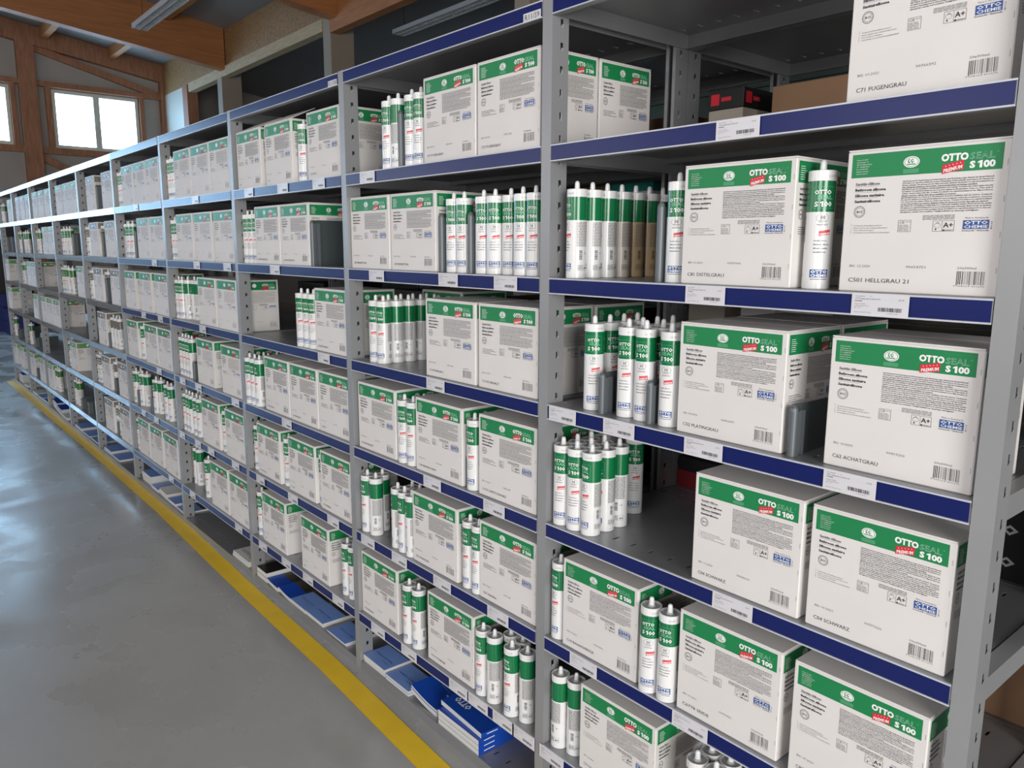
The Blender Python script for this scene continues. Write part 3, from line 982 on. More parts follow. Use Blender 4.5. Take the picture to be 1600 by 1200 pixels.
def carton_art(lod, code='', bis='BIS: 01.2021', num='90744218', head='green', seal='seal'):
    a = Art()
    a.rect(.0085, .1860, .2340, .2235, head, 1)
    # address block
    adr = ['Hermann Otto GmbH', 'Krankenhausstr. 14', '83413 Fridolfing Germany', 'Tel.: +49-8684-908-0', 'Fax: +49-8684-1260', 'info@otto-chemie.de', 'www.otto-chemie.de']
    for i, t in enumerate(adr):
        y = .2135 - i * .0037
        if lod == 0:
            a.text(t, .0165, y, .0019, 'white', w=len(t) * .00105)
        else:
            a.rect(.0165, y + .0004, .0165 + len(t) * .00105, y + .0013, seal if lod > 1 else 'white', 2)
    emblem(a, .1043, .2055, .0125, .0088, 'white', head, lod, 2)
    if lod < 2:
        for i in range(3):
            a.rect(.0925, .1935 - i * .0022, .1165, .1943 - i * .0022, seal, 2)
    a.text('OTTO', .1485, .2030, .0098, 'white', w=.0385, bold=.055, res=2 if lod == 0 else 1)
    a.text('SEAL', .1885, .2030, .0094, seal, w=.0350, bold=.0 if lod == 0 else .02, res=1)
    if lod == 0:
        a.text('SEAL', .1885, .2030, .0094, seal, w=.0350, bold=.03)
        a.ring(.2262, .2115, .0011, .0011, .0004, seal, 3, 10)
    a.text('S 100', .1895, .1905, .0092, 'white', w=.0350, bold=.05, res=2 if lod == 0 else 1)
    if head != 'taupe':
        premium(a, .1512, .1835, .0305, .0135, .0060, lod)
    # product names
    for i, (t, w) in enumerate((('Sanit\u00e4r-Silicon', .040), ('Bathroom silicone', .0505), ('Silicone sanitaire', .0485), ('Sanitairsilicone', .0430))):
        y = .1735 - i * .0092
        a.text(t, .0172, y, .0042, 'grey_ink' if i == 0 else 'ink', w=w, bold=.04)
        if i < 3:
            a.rect(.0172, y - .0022, .0172 + .038, y - .0018, 'grey_ink', 2)
    # paragraphs
    for i, t in enumerate(PARA):
        y = .1755 - i * .0032
        wd_ = .131 * (1.0 if i % 4 < 3 else (.84, .62, .97, .88)[i // 4])
        if i % 4 == 3 and i < 15:
            a.rect(.0935, y - .0006, .2130, y - .0004, 'grey_ink', 2)
        if lod == 0:
            a.text(t, .0935, y, .0019, 'ink', w=wd_, bold=.025)
        elif lod == 1:
            a.words(.0935, .0935 + wd_, y + .0001, .0014, 'grey_ink', seed=i)
        else:
            a.rect(.0935, y + .0002, .0935 + wd_, y + .0013, 'pale_ink', 3)
    # seal ring with letters
    a.ring(.0270, .1310, .0095, .0095, .0008, 'grey_ink', 3, 24)
    a.ring(.0270, .1310, .0068, .0068, .0005, 'grey_ink', 3, 20)
    if lod < 2:
        a.text('BCI', .0270, .1293, .0034, 'ink', w=.0085, align='C', bold=.02)
        for i in range(16):
            an = 2 * PI * i / 16
            a.rect(.0270 + .0081 * math.cos(an) - .0006, .1310 + .0081 * math.sin(an) - .0004, .0270 + .0081 * math.cos(an) + .0006, .1310 + .0081 * math.sin(an) + .0004, 'grey_ink', 3)
    for i, t in enumerate(('Technisches Datenblatt beachten!', 'Please observe the technical data sheet!', 'Voir la fiche technique!', 'Verwerking: lees technische specificatieblad!')):
        y = .1075 - i * .0038
        w = (.047, .056, .034, .060)[i]
        if lod == 0:
            a.text(t, .0190, y, .0020, 'ink', w=w)
        else:
            a.words(.0190, .0190 + w, y, .0013, 'grey_ink', seed=40 + i)
    if lod == 0:
        a.text('MAT-No.: S100', .0155, .0960, .0014, 'grey_ink', w=.016, rot=PI / 2)
    # CE frame
    a.frame(.0920, .0975, .1120, .1160, .0006, 'grey_ink', 2)
    if lod < 2:
        a.text('CE', .0935, .1105, .0038, 'ink', w=.0085, bold=.0)
        for i in range(5):
            a.words(.0935, .1105, .1075 - i * .0021, .0008, 'grey_ink', seed=60 + i, last=.9)
        a.words(.1035, .1105, .1125, .0008, 'grey_ink', seed=67)
    # emission class frame
    for i in range(4):
        a.words(.1290, .1760, .1215 - i * .0019, .0009, 'grey_ink', seed=70 + i)
    a.frame(.1450, .0975, .1765, .1140, .0006, 'grey_ink', 2)
    a.rect(.1588, .0975, .1593, .1140, 'grey_ink', 3)
    a.text('A+', .1605, .1035, .0075, 'ink', w=.0140, bold=.02)
    if lod < 2:
        a.ring(.1520, .1065, .0048, .0036, .0004, 'grey_ink', 3, 14)
        a.poly([(.1478, .1085), (.1520, .1120), (.1562, .1085), (.1553, .1085), (.1520, .1111), (.1487, .1085)], 'grey_ink', 3)
        a.oval(.1500, .1010, .0011, .0016, 'ink', 3, 8)
        a.rect(.1600, .0983, .1632, .1005, 'ink', 3)
        a.words(.1640, .1755, .0988, .0012, 'grey_ink', seed=77)
    # maker's mark
    if lod < 2:
        a.text('Made in Germany by', .2070, .1160, .0024, 'ink', w=.0320, align='C')
        a.text('Dichtstoffe \u2022 Klebstoffe', .2065, .0972, .0022, 'ink', w=.0370, align='C', bold=.01)
        a.text('80114', .2290, .1000, .0024, 'ink', w=.0110, rot=PI / 2)
    maker(a, .1885, .1005, .0360, .0132, lod)
    # bottom line
    a.text(bis, .0175, .0405, .0040, 'grey_ink' if lod < 2 else 'pale_ink', w=.0345)
    a.text(num, .1100, .0405, .0040, 'grey_ink' if lod < 2 else 'pale_ink', w=.0300)
    if code:
        a.text(code, .0170, .0160, .0066, 'ink', w=max(.014, len(code) * .0062), bold=.0, res=2 if lod == 0 else 1)
    a.text('20x300ml', .1870, .0405, .0038, 'grey_ink' if lod < 2 else 'pale_ink', w=.0265)
    r_ = random.Random(5)
    x = .1870
    k = 0
    while x < .2260:
        w_ = r_.choice((.0004, .0007, .0012))
        a.rect(x, .0175 + (.0 if k % 9 else -.0015), x + w_, .0375, 'ink' if lod == 0 else 'grey_ink' if lod == 1 else 'pale_ink', 2)
        x += w_ + r_.choice((.0008, .0012, .0018))
        k += 1
    if lod == 0:
        a.text('4 008153 401276', .1830, .0140, .0022, 'grey_ink', w=.0440)
    return a


EPS = {0: .00012, 1: .00018, 2: .0003}
SPLIT = {}


def carton_mesh(lod, code, bis, num, head, parts):
    """returns body mesh (and, with parts, one top flap mesh)"""
    key = (lod, code, bis, num, head, parts)
    if key in SPLIT:
        return SPLIT[key]
    b = MB()
    top = CH - (.0022 if parts else 0)
    b.box((0, 0, 0), (CW, CD, top), 'card', chamfer=.0018 if lod < 2 else .001)
    art = carton_art(lod, code, bis, num, head, 'seal' if head != 'taupe' else 'seal_taupe')
    e = EPS[lod]
    art.onto(b, lambda u, v, l: (u, -e * (l + 1), v))
    side = carton_art(max(1, lod), '', '', '', head, 'seal' if head != 'taupe' else 'seal_taupe') if lod < 2 else art
    side.onto(b, lambda u, v, l: (CW + e * (l + 1), u * CD / CW, v))
    # little dark perforation nicks down the right edge and the corner cut
    for q in range(4):
        zz = .035 + q * .052
        b.box((CW - .0045, -.0004, zz), (CW - .0035, .0, zz + .009), 'card_edge')
    b.add([(CW - .006, .0005, top + .0003), (CW - .001, .0005, top + .0003), (CW - .001, .004, top + .0003)], [(0, 1, 2)], 'steel_dark_and_shade')
    if not parts:
        b.box((.003, CD / 2 - .0006, top - .0002), (CW - .003, CD / 2 + .0006, top + .0003), 'card_edge')
    body = b.build('carton_body')
    fl = None
    if parts:
        f_ = MB()
        f_.box((.0008, .0008, 0), (CW - .0008, CD / 2 - .0006, .0022), 'card')
        fl = f_.build('top_flap')
    SPLIT[key] = (body, fl)
    return SPLIT[key]


SHADES = ['BIS: 07.2021', 'BIS: 01.2021', 'BIS: 10.2020', 'BIS: 02.2021']


def place_carton(no, lv, x, y, txt, label, rz=0.0, sides=1):
    lod = 0 if no == 10 else (1 if no >= 8 else 2)
    head = 'green' if no >= 6 else ('taupe' if no == 5 else 'lime')
    q = (txt.split('|') + ['BIS: 07.2021', '90721145'])[:3] if '|' in txt else [txt, 'BIS: 07.2021' if no > 8 else 'BIS: 01.2021', '90721145']
    if no <= 7:
        q = ['C0' if no == 7 else '', 'BIS: 01.2021', '90721145']
    parts = no >= 8
    body, fl = carton_mesh(lod, q[0], q[1], q[2], head, parts)
    if parts:
        e = empty('carton', (x, y, Z[lv] + .0004), rz)
        obj('carton_body', body, e)
        obj('top_flap', fl, e, (0, 0, CH - .0021))
        obj('top_flap', fl, e, (0, CD / 2 + .0001, CH - .0021))
    else:
        e = obj('carton', body, None, (x, y, Z[lv] + .0004), rz)
    tag(e, label, 'carton', 'white sealant cartons on the shelves')
    return e


def lat(i, n):
    if n == 1:
        return 'only front carton'
    if n == 2:
        return ('left', 'right')[i] + ' of two cartons'
    return ('left', 'middle', 'right')[i] + ' of three cartons'


rr = random.Random(2)
for (no, lv), L in CARTONS.items():
    n = len(L)
    for i, (x, y, txt) in enumerate(L):
        colour = 'white' if no >= 6 else ('white brown-headed' if no == 5 else 'white pale-green-headed')
        if no >= 6:
            colour = 'green-headed white'
        lab = '%s box, %s on the %s, %s' % (colour, lat(i, n).replace('cartons', 'boxes').replace('carton', 'box'), SHELF_WORDS[lv], BAY_WORDS[no])
        if (no, lv) == (8, 'A') and i < 2:
            lab = 'white box with raised lid, %s on the top shelf, third-nearest bay' % ('leftmost' if i == 0 else 'middle')
        gapok = (n < 3)
        c_ = place_carton(no, lv, x, y + rr.uniform(-.002, .002), txt, lab, math.radians(rr.uniform(-.4, .4)) if no != 9 else 0)
        if (no, lv) == (8, 'A') and i < 2:
            fl = MB()
            w0 = CW
            th = .002
            P = [(0, .004, CH), (w0, .004, CH), (w0, .10, CH + .045), (0, .10, CH + .045)]
            fl.add(P + [(a_[0], a_[1], a_[2] + th) for a_ in P], [(3, 2, 1, 0), (4, 5, 6, 7), (0, 1, 5, 4), (1, 2, 6, 5), (2, 3, 7, 6), (3, 0, 4, 7)], 'card')
            obj('raised_flap', fl.build('raised_flap'), c_)

# cartons standing in the second row, seen past the uprights and gaps
BACKS = [(9, 'A', -.263, .212), (9, 'C', -.263, .217), (8, 'A', -1.272, .212), (10, 'C', .418, .216), (10, 'E', .093, .206), (9, 'E', -.26, .21), (9, 'B', -.712, .21), (9, 'F', -.98, .21),
         (9, 'D', -.948, .21), (8, 'F', -1.878, .21), (7, 'D', -2.632, .21), (10, 'E', .456, .206), (9, 'C', -.94, .25), (9, 'D', -.262, .21), (9, 'D', -.581, .21), (9, 'E', -.61, .21)]
for no, lv, x, y in BACKS:
    if (no, lv) == (9, 'C') and x < -.9:
        x, y = -.961, .2895
    e = place_carton(no, lv, x, y, '' if no < 9 else 'C71 FUGENGRAU', 'green-headed white box in the second row at x, %s, %s' % (SHELF_WORDS[lv], BAY_WORDS[no]))
    fr = [c for c in CARTONS[(no, lv)] if abs(c[0] - x) < .03]
    k = CARTONS[(no, lv)].index(fr[0]) if fr else -1
    n = len(CARTONS[(no, lv)])
    pos = 'left' if k == 0 and n > 1 else ('right' if k == n - 1 and n > 1 else ('middle' if n > 1 else 'only'))
    e['label'] = ('green-headed white box behind the %s front box, %s, %s' % (pos, SHELF_WORDS[lv], BAY_WORDS[no])) if k >= 0 else \
        'green-headed white box at the back left corner, %s, %s' % (SHELF_WORDS[lv], BAY_WORDS[no])

# ------------------------------------------------------------------ cartridges
TR = .0238


def tube_art(lod, green='tube_green', seal='seal', red=True):
    """print as a flat strip; u is arc length, front at u = 0"""
    a = Art()
    a.frame(-.0175, .1400, .0185, .1790 - .002, .0003, seal, 1)
    a.text('OTTO', -.0165, .1640, .0072, 'white', w=.0290, bold=.03, res=1)
    a.text('SEAL', -.0120, .1555, .0070, seal, w=.0270, bold=.015)
    a.text('S 100', -.0155, .1432, .0085, 'white', w=.0300, bold=.025)
    a.ring(0, .1235, .0105, .0080, .0006, 'grey_ink', 1, 20)
    if lod == 0:
        a.oval(-.002, .1245, .0022, .0040, 'pale_ink', 1, 10)
        a.oval(.0025, .1245, .0022, .0040, 'pale_ink', 1, 10)
        a.rect(-.0060, .1180, .0060, .1192, 'grey_ink', 1)
        a.words(-.009, .009, .1125, .0008, 'grey_ink', seed=1)
        a.words(-.009, .009, .1108, .0008, 'grey_ink', seed=2)
    if red:
        premium(a, -.0045, .0925, .0195, .0085, .0030, max(lod, 0), 1)
    for i, (t, w) in enumerate((('Sanit\u00e4r-Silicon', .022), ('Bathroom silicone', .026), ('Silicone sanitaire', .025), ('Sanitairsilicone', .022))):
        a.text(t, -.0125, .0835 - i * .0066, .0024, 'grey_ink' if i == 0 else 'ink', w=w, bold=.02)
    a.rect(-.0160, .0205, .0160, .0345, 'logo_blue', 1)
    a.text('OTTO', -.0145, .0280, .0050, 'white', w=.0290, bold=.045, layer=2)
    a.text('CHEMIE', -.0145, .0217, .0047, 'white', w=.0290, bold=.03, layer=2)
    a.rect(-.0150, .0170, .0150, .0180, 'ink', 1)
    # small print blocks round the side
    for i in range(30):
        y = .1290 - i * .0019
        if lod == 0:
            a.words(.0290, .0620, y, .0010, 'grey_ink', seed=100 + i)
        else:
            a.rect(.0290, y, .0620, y + .0009, 'pale_ink', 1)
    for i in range(26):
        y = .1290 - i * .0019
        a.words(-.0700, -.0330, y, .0010, 'grey_ink' if lod == 0 else 'pale_ink', seed=200 + i) if lod == 0 else a.rect(-.07, y, -.033, y + .0009, 'pale_ink', 1)
    r_ = random.Random(9)
    y = .0430
    while y < .0640:
        h_ = r_.choice((.0004, .0008, .0012))
        a.rect(.0360, y, .0440, y + h_, 'ink', 1)
        y += h_ + r_.choice((.0005, .0009))
    a.text('CE', .0480, .0560, .0040, 'grey_ink', w=.008)
    a.frame(.0310, .0180, .0600, .0310, .0005, 'grey_ink', 1)
    a.text('A+', .0480, .0210, .0060, 'ink', w=.0105, bold=.02)
    for i in range(5):
        a.words(.0320, .0460, .0200 + i * .0021, .0010, 'grey_ink', seed=300 + i)
    a.ring(-.0500, .0640, .0085, .0085, .0007, 'grey_ink', 1, 18)
    a.text('BCI', -.0500, .0625, .0030, 'ink', w=.0080, align='C')
    a.frame(-.0660, .0180, -.0350, .0310, .0005, 'grey_ink', 1)
    a.text('A+', -.0470, .0210, .0060, 'ink', w=.0105, bold=.02)
    # batch text on the collar
    a.text('C1170', .0060, .1925, .0042, 'grey_ink', w=.0150)
    return a


def tube_print(b, lod, remap):
    a = tube_art(lod)
    bm = bmesh.new()
    names = []
    vs = [bm.verts.new((x, y, l)) for x, y, l in a.v]
    for f, m in zip(a.f, a.m):
        if m not in names:
            names.append(m)
        try:
            fc = bm.faces.new([vs[i] for i in f])
            fc.material_index = names.index(m)
        except ValueError:
            pass
    step = .0035 if lod == 0 else .006
    u = -.075
    while u < .075:
        g = bm.verts[:] + bm.edges[:] + bm.faces[:]
        bmesh.ops.bisect_plane(bm, geom=g, dist=1e-7, plane_co=(u, 0, 0), plane_no=(1, 0, 0))
        u += step
    bm.verts.index_update()
    off = len(b.v)
    e = .00010 if lod == 0 else .00018
    for v in bm.verts:
        th = v.co.x / TR - PI / 2
        r = TR + e * (v.co.z + .6)
        if v.co.y > .188:
            r += .0002
        b.v.append((r * math.cos(th), r * math.sin(th), v.co.y))
    for f in bm.faces:
        b.f.append(tuple(off + v.index for v in f.verts))
        m = names[f.material_index]
        b.m.append(remap.get(m, m))
        b.sm.append(True)
    bm.free()


def tube_mesh(lod, body='plastic', head='tube_green', whole=False):
    seg = 48 if lod == 0 else 28
    b = MB()
    R = TR
    b.lathe([(0, 0), (R - .001, 0), (R, .001), (R, .134), (R, .187), (R, .1875), (R + .0002, .188), (R + .0002, .2040), (R - .0004, .2050), (R - .0022, .2050), (R - .0022, .2010), (0, .2010)],
            [body, body, body, head, body, 'plastic', 'plastic', 'plastic', 'plastic', 'plastic_grey', 'plastic_grey'], seg)
    rm = {}
    if head == 'tube_taupe':
        rm = {'seal': 'seal_taupe', 'red': 'taupe'}
    tube_print(b, lod, rm)
    tip = b if whole else MB()
    tip.lathe([(.0085, .2010), (.0085, .2045), (.0062, .2055), (.0058, .2150), (.0054, .2195), (.0042, .2225), (.0022, .2240), (0, .2244)], ['plastic_grey' if i < 2 else 'plastic' for i in range(7)], 20 if lod == 0 else 10)
    if whole:
        return b.build('cartridge'), None
    return b.build('cartridge_tube'), tip.build('nozzle_tip')


TM = {'near': tube_mesh(0), 'cream': tube_mesh(0, 'tube_cream'), 'beige': tube_mesh(0, 'tube_beige'),
      'far': tube_mesh(1, whole=True), 'taupe': tube_mesh(1, 'plastic', 'tube_taupe', True), 'lime': tube_mesh(1, 'plastic', 'tube_lime', True)}

for (no, lv), L in TUBES.items():
    front = sorted([t for t in L if t[1] < .06 and not ((no, lv) == (10, 'B') and t[0] < .12)])
    back = sorted([t for t in L if t not in front], key=lambda t: (t[0] if (no, lv) != (10, 'B') else t[1]))
    for row, lst in ((0, front), (1, back)):
        for i, (x, y, rot) in enumerate(lst):
            kind = 'near' if no >= 8 else ('far' if no >= 6 else ('taupe' if no == 5 else 'lime'))
            extra = ''
            if (no, lv) == (10, 'B') and row == 1:
                kind = ['near', 'near', 'near', 'cream', 'beige', 'beige', 'beige'][i]
            me, tip = TM[kind]
            loc = (x, y, Z[lv] + .0003)
            rz = math.radians(rot - (9 if no == 9 and rot > 0 else 0) + rr.uniform(-3, 3))
            if tip is None:
                e = obj('sealant_cartridge', me, None, loc, rz)
            else:
                e = empty('sealant_cartridge', loc, rz)
                obj('cartridge_tube', me, e)
                obj('nozzle_tip', tip, e)
            c_ = {'near': 'green-banded', 'far': 'green-banded', 'cream': 'green-banded cream', 'beige': 'green-banded beige', 'taupe': 'brown-banded', 'lime': 'light-green-banded'}[kind]
            if (no, lv) == (10, 'B') and row == 1:
                lab = '%s cartridge, %s of seven receding beside the upright, second shelf, nearest bay' % (c_, ORD[i])
            elif len(lst) == 1 and row == 0:
                lab = '%s cartridge, the only one in front on the %s, %s' % (c_, SHELF_WORDS[lv], BAY_WORDS[no])
            else:
                n_ = CARD[len(lst) - 1]
                lab = '%s cartridge, %s of %s %s, %s, %s' % (c_, ORD[i], n_, 'in front' if row == 0 else 'behind', SHELF_WORDS[lv], BAY_WORDS[no])
            tag(e, lab, 'cartridge', 'sealant cartridges on the shelves')

# ------------------------------------------------------------------ shelf dividers
def divider_mesh(h):
    b = MB()
    d = .20
    c = .012
    pts = [(.004, 0), (d, 0), (d, h), (.004 + c, h), (.004 + c * .3, h - c * .3), (.004, h - c)]
    for s in (-.0008, .0008):
        vs = [(s, y, z) for y, z in pts]
        b.add(vs, [tuple(range(6)) if s < 0 else tuple(range(5, -1, -1))], 'divider_plate')
    n = len(pts)
    vs = [(-.0008, y, z) for y, z in pts] + [(.0008, y, z) for y, z in pts]
    b.add(vs, [(i, i + n, (i + 1) % n + n, (i + 1) % n) for i in range(n)], 'divider_plate')
    plate = b.build('divider_plate')
    r = MB()
    r.lathe([(0, 0), (.0085, 0), (.0085, h - .012), (.0072, h - .006), (.004, h - .001), (0, h)], ['divider_grey'] * 5, 18, 0, .0)
    r.box((-.0085, 0, 0), (.0085, .009, h - .012), 'divider_grey')
    r.box((-.0035, .009, 0), (.0035, .024, h - .012), 'divider_grey')
    r.box((-.0075, .024, 0), (.0075, .028, h - .012), 'divider_grey')
    return plate, r.build('front_bar')


DV = {0: divider_mesh(.097), 1: divider_mesh(.167)}
for (no, lv), L in DIVIDERS.items():
    for i, (x, y, t) in enumerate(L):
        e = empty('shelf_divider', (x, y, Z[lv] + .0003))
        obj('divider_plate', DV[t][0], e)
        obj('front_bar', DV[t][1], e)
        pos = '' if len(L) == 1 else ORD[i] + ' from the left, '
        tag(e, '%s dark grey shelf divider, %s%s, %s' % ('tall' if t else 'low', pos, SHELF_WORDS[lv], BAY_WORDS[no]), 'shelf divider', 'dividers on the shelves')

# ------------------------------------------------------------------ brochures on the bottom shelf
def booklet(name, w, d, th, cover, x, y, z, label, cat='brochure', rz=0.0, curve=0.0, split=.5, text=None, group='brochures on the bottom shelf', spine=False, lines=0):
    e = empty(name, (x, y, z), rz)
    tag(e, label, cat, group)
    N = 8

    def zz(u):
        return curve * (1 - u / w) ** 2 if curve else 0.0
    p = MB()
    top, bot = [], []
    xs = [w * i / N for i in range(N + 1)]
    vs = []
    for u in xs:
        vs += [(u, 0, zz(u)), (u, d, zz(u)), (u, d, zz(u) + th - .0006), (u, 0, zz(u) + th - .0006)]
    fs = []
    for i in range(N):
        a_, b_ = 4 * i, 4 * i + 4
        fs += [(a_, b_, b_ + 3, a_ + 3), (a_ + 1, a_ + 2, b_ + 2, b_ + 1), (a_, a_ + 1, b_ + 1, b_), (a_ + 3, b_ + 3, b_ + 2, a_ + 2)]
    fs += [(0, 3, 2, 1), (4 * N, 4 * N + 1, 4 * N + 2, 4 * N + 3)]
    p.add(vs, fs, 'page')
    obj('pages', p.build('pages'), e)
    c = MB()
    t = .0006
    for (ya, yb, m) in ((-.0005, d * split, cover), (d * split, d + .0005, 'dark_photo' if split < 1 else cover)):
        if yb - ya < .002:
            continue
        vs = []
        for u in xs:
            vs += [(u, ya, zz(u) + th - t), (u, yb, zz(u) + th - t), (u, yb, zz(u) + th), (u, ya, zz(u) + th)]
        fs = []
        for i in range(N):
            a_, b_ = 4 * i, 4 * i + 4
            fs += [(a_, b_, b_ + 3, a_ + 3), (a_ + 1, a_ + 2, b_ + 2, b_ + 1), (a_ + 3, b_ + 3, b_ + 2, a_ + 2)]
        fs += [(0, 3, 2, 1), (4 * N, 4 * N + 1, 4 * N + 2, 4 * N + 3)]
        c.add(vs, fs, m)
    if spine:
        c.box((w, -.0005, 0), (w + .0008, d + .0005, th), cover)
        c.box((w + .0008, .02, th * .45), (w + .0011, .06, th * .62), 'white')
    if text:
        a = Art()
        for (s_, u, v, h_, m_, w_, bo) in text:
            a.text(s_, u, v, h_, m_, w=w_, bold=bo, rot=PI)
        a.onto(c, lambda u, v, l: (u, v, zz(min(max(u, 0), w)) + th + .0002 + l * .0001))
    obj('cover', c.build('cover'), e)
    return e


zg = Z['G'] + .0003


def pile(n, w, d, th, cover, x, y, desc, bay, **kw):
    for i in range(n):
        kk = dict(kw)
        if i < n - 1:
            kk.pop('text', None)
        lab = '%s, %s of its pile, bottom shelf, %s' % (desc, ('top' if i == n - 1 else ('lowest' if i == 0 else ORD[i] + ' up')), BAY_WORDS[bay]) if n > 1 else '%s on the bottom shelf, %s' % (desc, BAY_WORDS[bay])
        j_ = 0 if kw.get('curve') else 1
        booklet('brochure', w, d, th, cover, x + j_ * rr.uniform(-.0015, .003), y + rr.uniform(0, .006), zg + i * (th + .0002), lab, **kk)


tx = lambda w: [('Fugen im Holzbau', w * .86, .048, .008, 'deep_blue', w * .72, .0), ('Ratgeber', w * .86, .030, .004, 'deep_blue', w * .3, .0)]
pile(3, .148, .21, .009, 'sky_blue', -.961, .006, 'light blue brochure beside the left upright', 9, text=tx(.148))
pile(2, .148, .21, .009, 'sky_blue', -.806, .006, 'light blue brochure second from the left', 9, text=tx(.148))
pile(3, .150, .21, .008, 'deep_blue', -.650, .014, 'dark blue curling brochure', 9, curve=.022, split=.5,
     text=[('Fugen', .135, .075, .010, 'white', .030, .03), ('Glas-Fenster', .135, .092, .007, 'sky_blue', .085, 0)])
for i in range(4):
    booklet('catalogue', .212 if i < 3 else .225, .297, .0165, 'deep_blue', (-.468 if i < 3 else -.483), .004 + (.0 if i < 3 else .022), zg + i * .0168,
            'thick dark blue catalogue, %s in the pile of four, bottom shelf, second-nearest bay' % ('top' if i == 3 else 'bottom' if i == 0 else ORD[i] + ' from below'),
            'catalogue', split=1.0, spine=True, group='thick catalogues on the bottom shelf', rz=0 if i < 3 else math.radians(-2.5),
            text=[('OTTO', .100, .055, .022, 'white', .078, .04), ('Glas Fenster Fassade', .205, .11, .012, 'sky_blue', .19, .01)] if i >= 2 else None)
pile(2, .11, .15, .022, 'black', -1.950, .004, 'small black booklet beside the left upright', 8, split=1.0)
pile(2, .116, .17, .009, 'deep_blue', -1.834, .004, 'dark blue brochure left of the others', 8, curve=.008, split=.45)
pile(2, .122, .17, .008, 'deep_blue', -1.712, .004, 'dark blue curling brochure second from left', 8, curve=.012, split=.45)
pile(2, .146, .21, .008, 'sky_blue', -1.588, .004, 'light blue brochure third from left', 8, text=tx(.146))
pile(2, .150, .21, .009, 'sky_blue', -1.438, .004, 'light blue brochure fourth from left', 8, text=tx(.15))
pile(2, .150, .21, .006, 'sky_blue', -1.245, .004, 'light blue brochure near the right upright', 8, text=tx(.15))
pile(3, .20, .24, .008, 'page', -2.262, .006, 'white printed magazine', 7, split=1.0, text=[('Magazin', .18, .05, .03, 'grey_ink', .16, .0), ('Fugen', .15, .12, .02, 'pale_ink', .1, 0)])
pile(3, .20, .15, .02, 'sky_blue', -3.90, .02, 'light blue folded sheet pile', 6, split=1.0)
pile(2, .15, .2, .01, 'sky_blue', -3.68, .01, 'light blue brochure in the middle', 6, split=1.0)
pile(2, .15, .2, .016, 'page', -3.50, .01, 'white brochure', 6, split=1.0, curve=.01)
pile(2, .15, .2, .01, 'sky_blue', -3.33, .01, 'light blue brochure right of the white one', 6)
pile(1, .15, .2, .01, 'sky_blue', -3.165, .01, 'light blue brochure by the right upright', 6)
pile(2, .21, .28, .012, 'sky_blue', -4.89, .01, 'light blue brochure on the left', 5, split=1.0)
pile(1, .21, .28, .012, 'sky_blue', -4.65, .01, 'light blue brochure in the middle', 5, split=1.0)
pile(2, .24, .28, .012, 'sky_blue', -5.88, .01, 'light blue brochure on the left', 4, split=1.0)
pile(1, .24, .28, .010, 'sky_blue', -5.60, .01, 'light blue brochure in the middle', 4, split=1.0)
pile(1, .24, .28, .010, 'sky_blue', -5.33, .01, 'light blue brochure on the right', 4, split=1.0)
pile(3, .20, .2, .022, 'deep_blue', -6.90, .02, 'dark blue brochure on the left', 3, split=1.0, curve=.015)
pile(3, .20, .2, .015, 'deep_blue', -6.66, .01, 'dark blue brochure in the middle', 3, split=1.0, curve=.015)
pile(3, .24, .2, .006, 'page', -6.42, .006, 'white brochure on the right', 3, split=1.0)
pile(2, .24, .2, .010, 'page', -7.90, .006, 'white brochure on the left', 2, split=1.0)
pile(2, .26, .2, .010, 'sky_blue', -7.62, .006, 'blue brochure in the middle', 2, split=.6)
pile(2, .24, .2, .010, 'deep_blue', -7.32, .006, 'dark blue brochure on the right', 2, split=.6)
pile(4, .25, .2, .022, 'deep_blue', -8.85, .02, 'dark blue brochure', 1, split=1.0)
pile(2, .20, .2, .010, 'page', -8.45, .006, 'white brochure', 1, split=1.0)

# ------------------------------------------------------------------ goods on the rack behind
def plain_box(x0, y0, z, w, d, h, m, lab, cat='cardboard box', lid=None, lidh=0.0, stripe=None, text=None, name='cardboard_box'):
    e = empty(name, (x0, y0, z + .0004))
    tag(e, lab, cat, 'goods on the rack behind')
    b = MB()
    b.box((0, 0, 0), (w, d, h - lidh), m, chamfer=.0015)
    if not lid:
        b.box((.002, d / 2 - .02, h - .0002), (w - .002, d / 2 + .02, h + .0003), 'cream_card')
    if text:
        a = Art()
        for (s_, u, v, h_, m_, w_) in text:
            a.text(s_, u, v, h_, m_, w=w_, bold=.02)
        a.onto(b, lambda u, v, l: (u, -.0003 - .0001 * l, v))
        a.onto(b, lambda u, v, l: (w + .0003 + .0001 * l, u, v))
    if stripe:
        b.box((-.0004, -.0004, stripe[0]), (w + .0004, 0, stripe[1]), stripe[2])
        b.box((w, 0, stripe[0]), (w + .0004, d, stripe[1]), stripe[2])
    obj('box_body', b.build('box_body'), e)
    if lid:
        c = MB()
        c.box((-.002, -.002, h - lidh), (w + .002, d + .002, h), lid, chamfer=.0015)
        a = Art()
        a.rect(.008, h - lidh + .012, .034, h - .010, 'red', 1)
        a.rect(.040, h - lidh + .020, .070, h - .020, 'red', 1)
        a.onto(c, lambda u, v, l: (u, -.0026, v))
        a.onto(c, lambda u, v, l: (w + .0026, u, v))
        obj('lid', c.build('lid'), e)
    return e


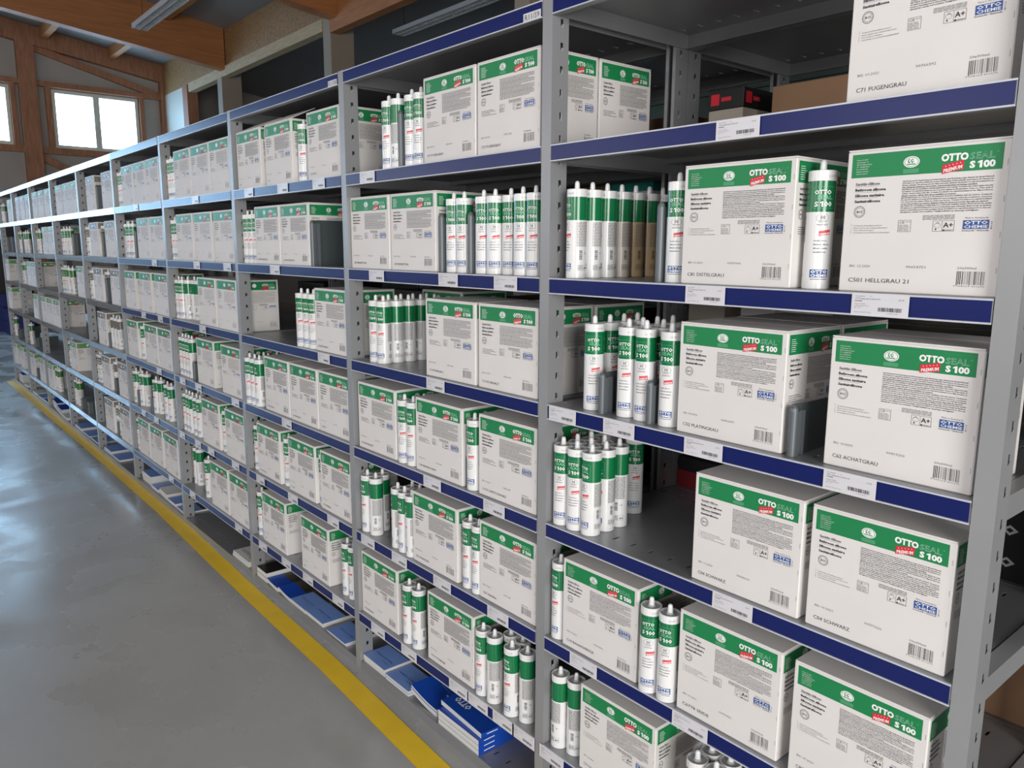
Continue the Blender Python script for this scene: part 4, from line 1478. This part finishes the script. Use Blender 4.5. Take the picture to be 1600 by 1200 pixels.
Y0 = .505
plain_box(.100, Y0, Z['A'], .105, .42, .170, 'cream_card', 'beige box with black lid and red mark, behind the top shelf, nearest bay', lid='black', lidh=.05, name='lidded_box', cat='box')
plain_box(-.175, Y0 + .03, Z['A'], .17, .36, .13, 'kraft', 'brown cardboard box left of the black-lidded box, behind the top shelf')
plain_box(.262, Y0 + .04, Z['A'], .26, .34, .165, 'kraft', 'brown cardboard box right of the black-lidded box, behind the top shelf')
plain_box(.530, Y0 + .04, Z['A'], .30, .34, .175, 'kraft', 'brown cardboard box half hidden by the large white box, behind the top shelf')
plain_box(-.62, Y0 + .03, Z['B'], .17, .34, .255, 'kraft', 'brown cardboard box with white bands, behind the second shelf', stripe=(.20, .24, 'cream_card'))
plain_box(-.44, Y0 + .03, Z['B'], .17, .34, .262, 'kraft', 'tall brown cardboard box above the receding cartridges, behind the second shelf', stripe=(.21, .25, 'cream_card'))
plain_box(-.25, Y0 + .004, Z['B'], .165, .30, .262, 'teal', 'teal and white box above the receding cartridges, behind the second shelf', stripe=(.19, .235, 'white'), name='teal_box', cat='box')
plain_box(.040, Y0 + .02, Z['B'], .15, .34, .22, 'cream_card', 'pale grey box behind the receding cartridges, second shelf')
plain_box(.20, Y0 + .02, Z['B'], .30, .34, .15, 'kraft', 'low brown cardboard box behind the second shelf, nearest bay')
plain_box(.56, Y0 + .02, Z['B'], .30, .34, .24, 'cream_card', 'pale box behind the cartridge between two large white boxes')
plain_box(.055, Y0 + .01, Z['C'], .12, .3, .235, 'cream_card', 'pale box with small red print, behind the third shelf, nearest bay', text=[('MS', .03, .14, .01, 'red', .03)])
plain_box(.225, Y0 + .01, Z['C'], .10, .3, .25, 'card', 'narrow white box behind the third shelf, nearest bay')
plain_box(.45, Y0 + .01, Z['C'], .40, .34, .20, 'black', 'wide black case behind the third shelf, nearest bay', name='tool_case', cat='case')
plain_box(-.45, Y0 + .01, Z['C'], .30, .34, .20, 'black', 'black case behind the left part of the third shelf', name='tool_case', cat='case')
plain_box(.04, Y0 + .01, Z['D'], .22, .34, .09, 'black', 'flat black box with a red side, behind the fourth shelf, nearest bay', stripe=(.0, .05, 'dark_red'), name='flat_box', cat='box')
plain_box(.56, Y0 + .01, Z['D'], .40, .34, .19, 'black', 'black case with white print at the right, behind the fourth shelf', text=[('vo', .30, .10, .03, 'pale_ink', .06), ('vo', .30, .03, .03, 'pale_ink', .06)], name='tool_case', cat='case')
plain_box(-.30, Y0 + .01, Z['D'], .20, .34, .20, 'black', 'small black case left, behind the fourth shelf', name='tool_case', cat='case', stripe=(.08, .12, 'dark_red'))
plain_box(.60, Y0 + .01, Z['E'], .39, .34, .15, 'kraft', 'brown cardboard box under the white lettered pack at the right, behind the fifth shelf')
plain_box(.60, Y0 + .01, Z['E'] + .1508, .39, .34, .065, 'card', 'white box lettered NORM at the right, behind the fifth shelf',
          text=[('NORM. 5 NORM. 5 NORM. 5', .02, .046, .009, 'ink', .30), ('NORM. 5 NORM. 5 NORM. 5', .05, .028, .009, 'ink', .30), ('NORM. 5 NORM. 5 NORM. 5', .02, .010, .009, 'ink', .30)], name='lettered_box')
plain_box(.08, Y0 + .01, Z['E'], .45, .34, .22, 'kraft', 'brown cardboard box behind the fifth shelf, nearest bay')
plain_box(.50, Y0 + .01, Z['F'], .49, .34, .21, 'kraft', 'wide brown cardboard box at the right, behind the sixth shelf')
for i, x in enumerate((-.95, -1.62, -2.6)):
    plain_box(x, Y0 + .02, Z['B'], .3, .34, .2, 'kraft', 'brown cardboard box behind the second shelf of the %s bay' % ('second-nearest', 'third-nearest', 'fourth-nearest')[i])
    plain_box(x + .08, Y0 + .02, Z['C'], .3, .34, .2, 'black', 'black case behind the third shelf of the %s bay' % ('second-nearest', 'third-nearest', 'fourth-nearest')[i], name='tool_case', cat='case')
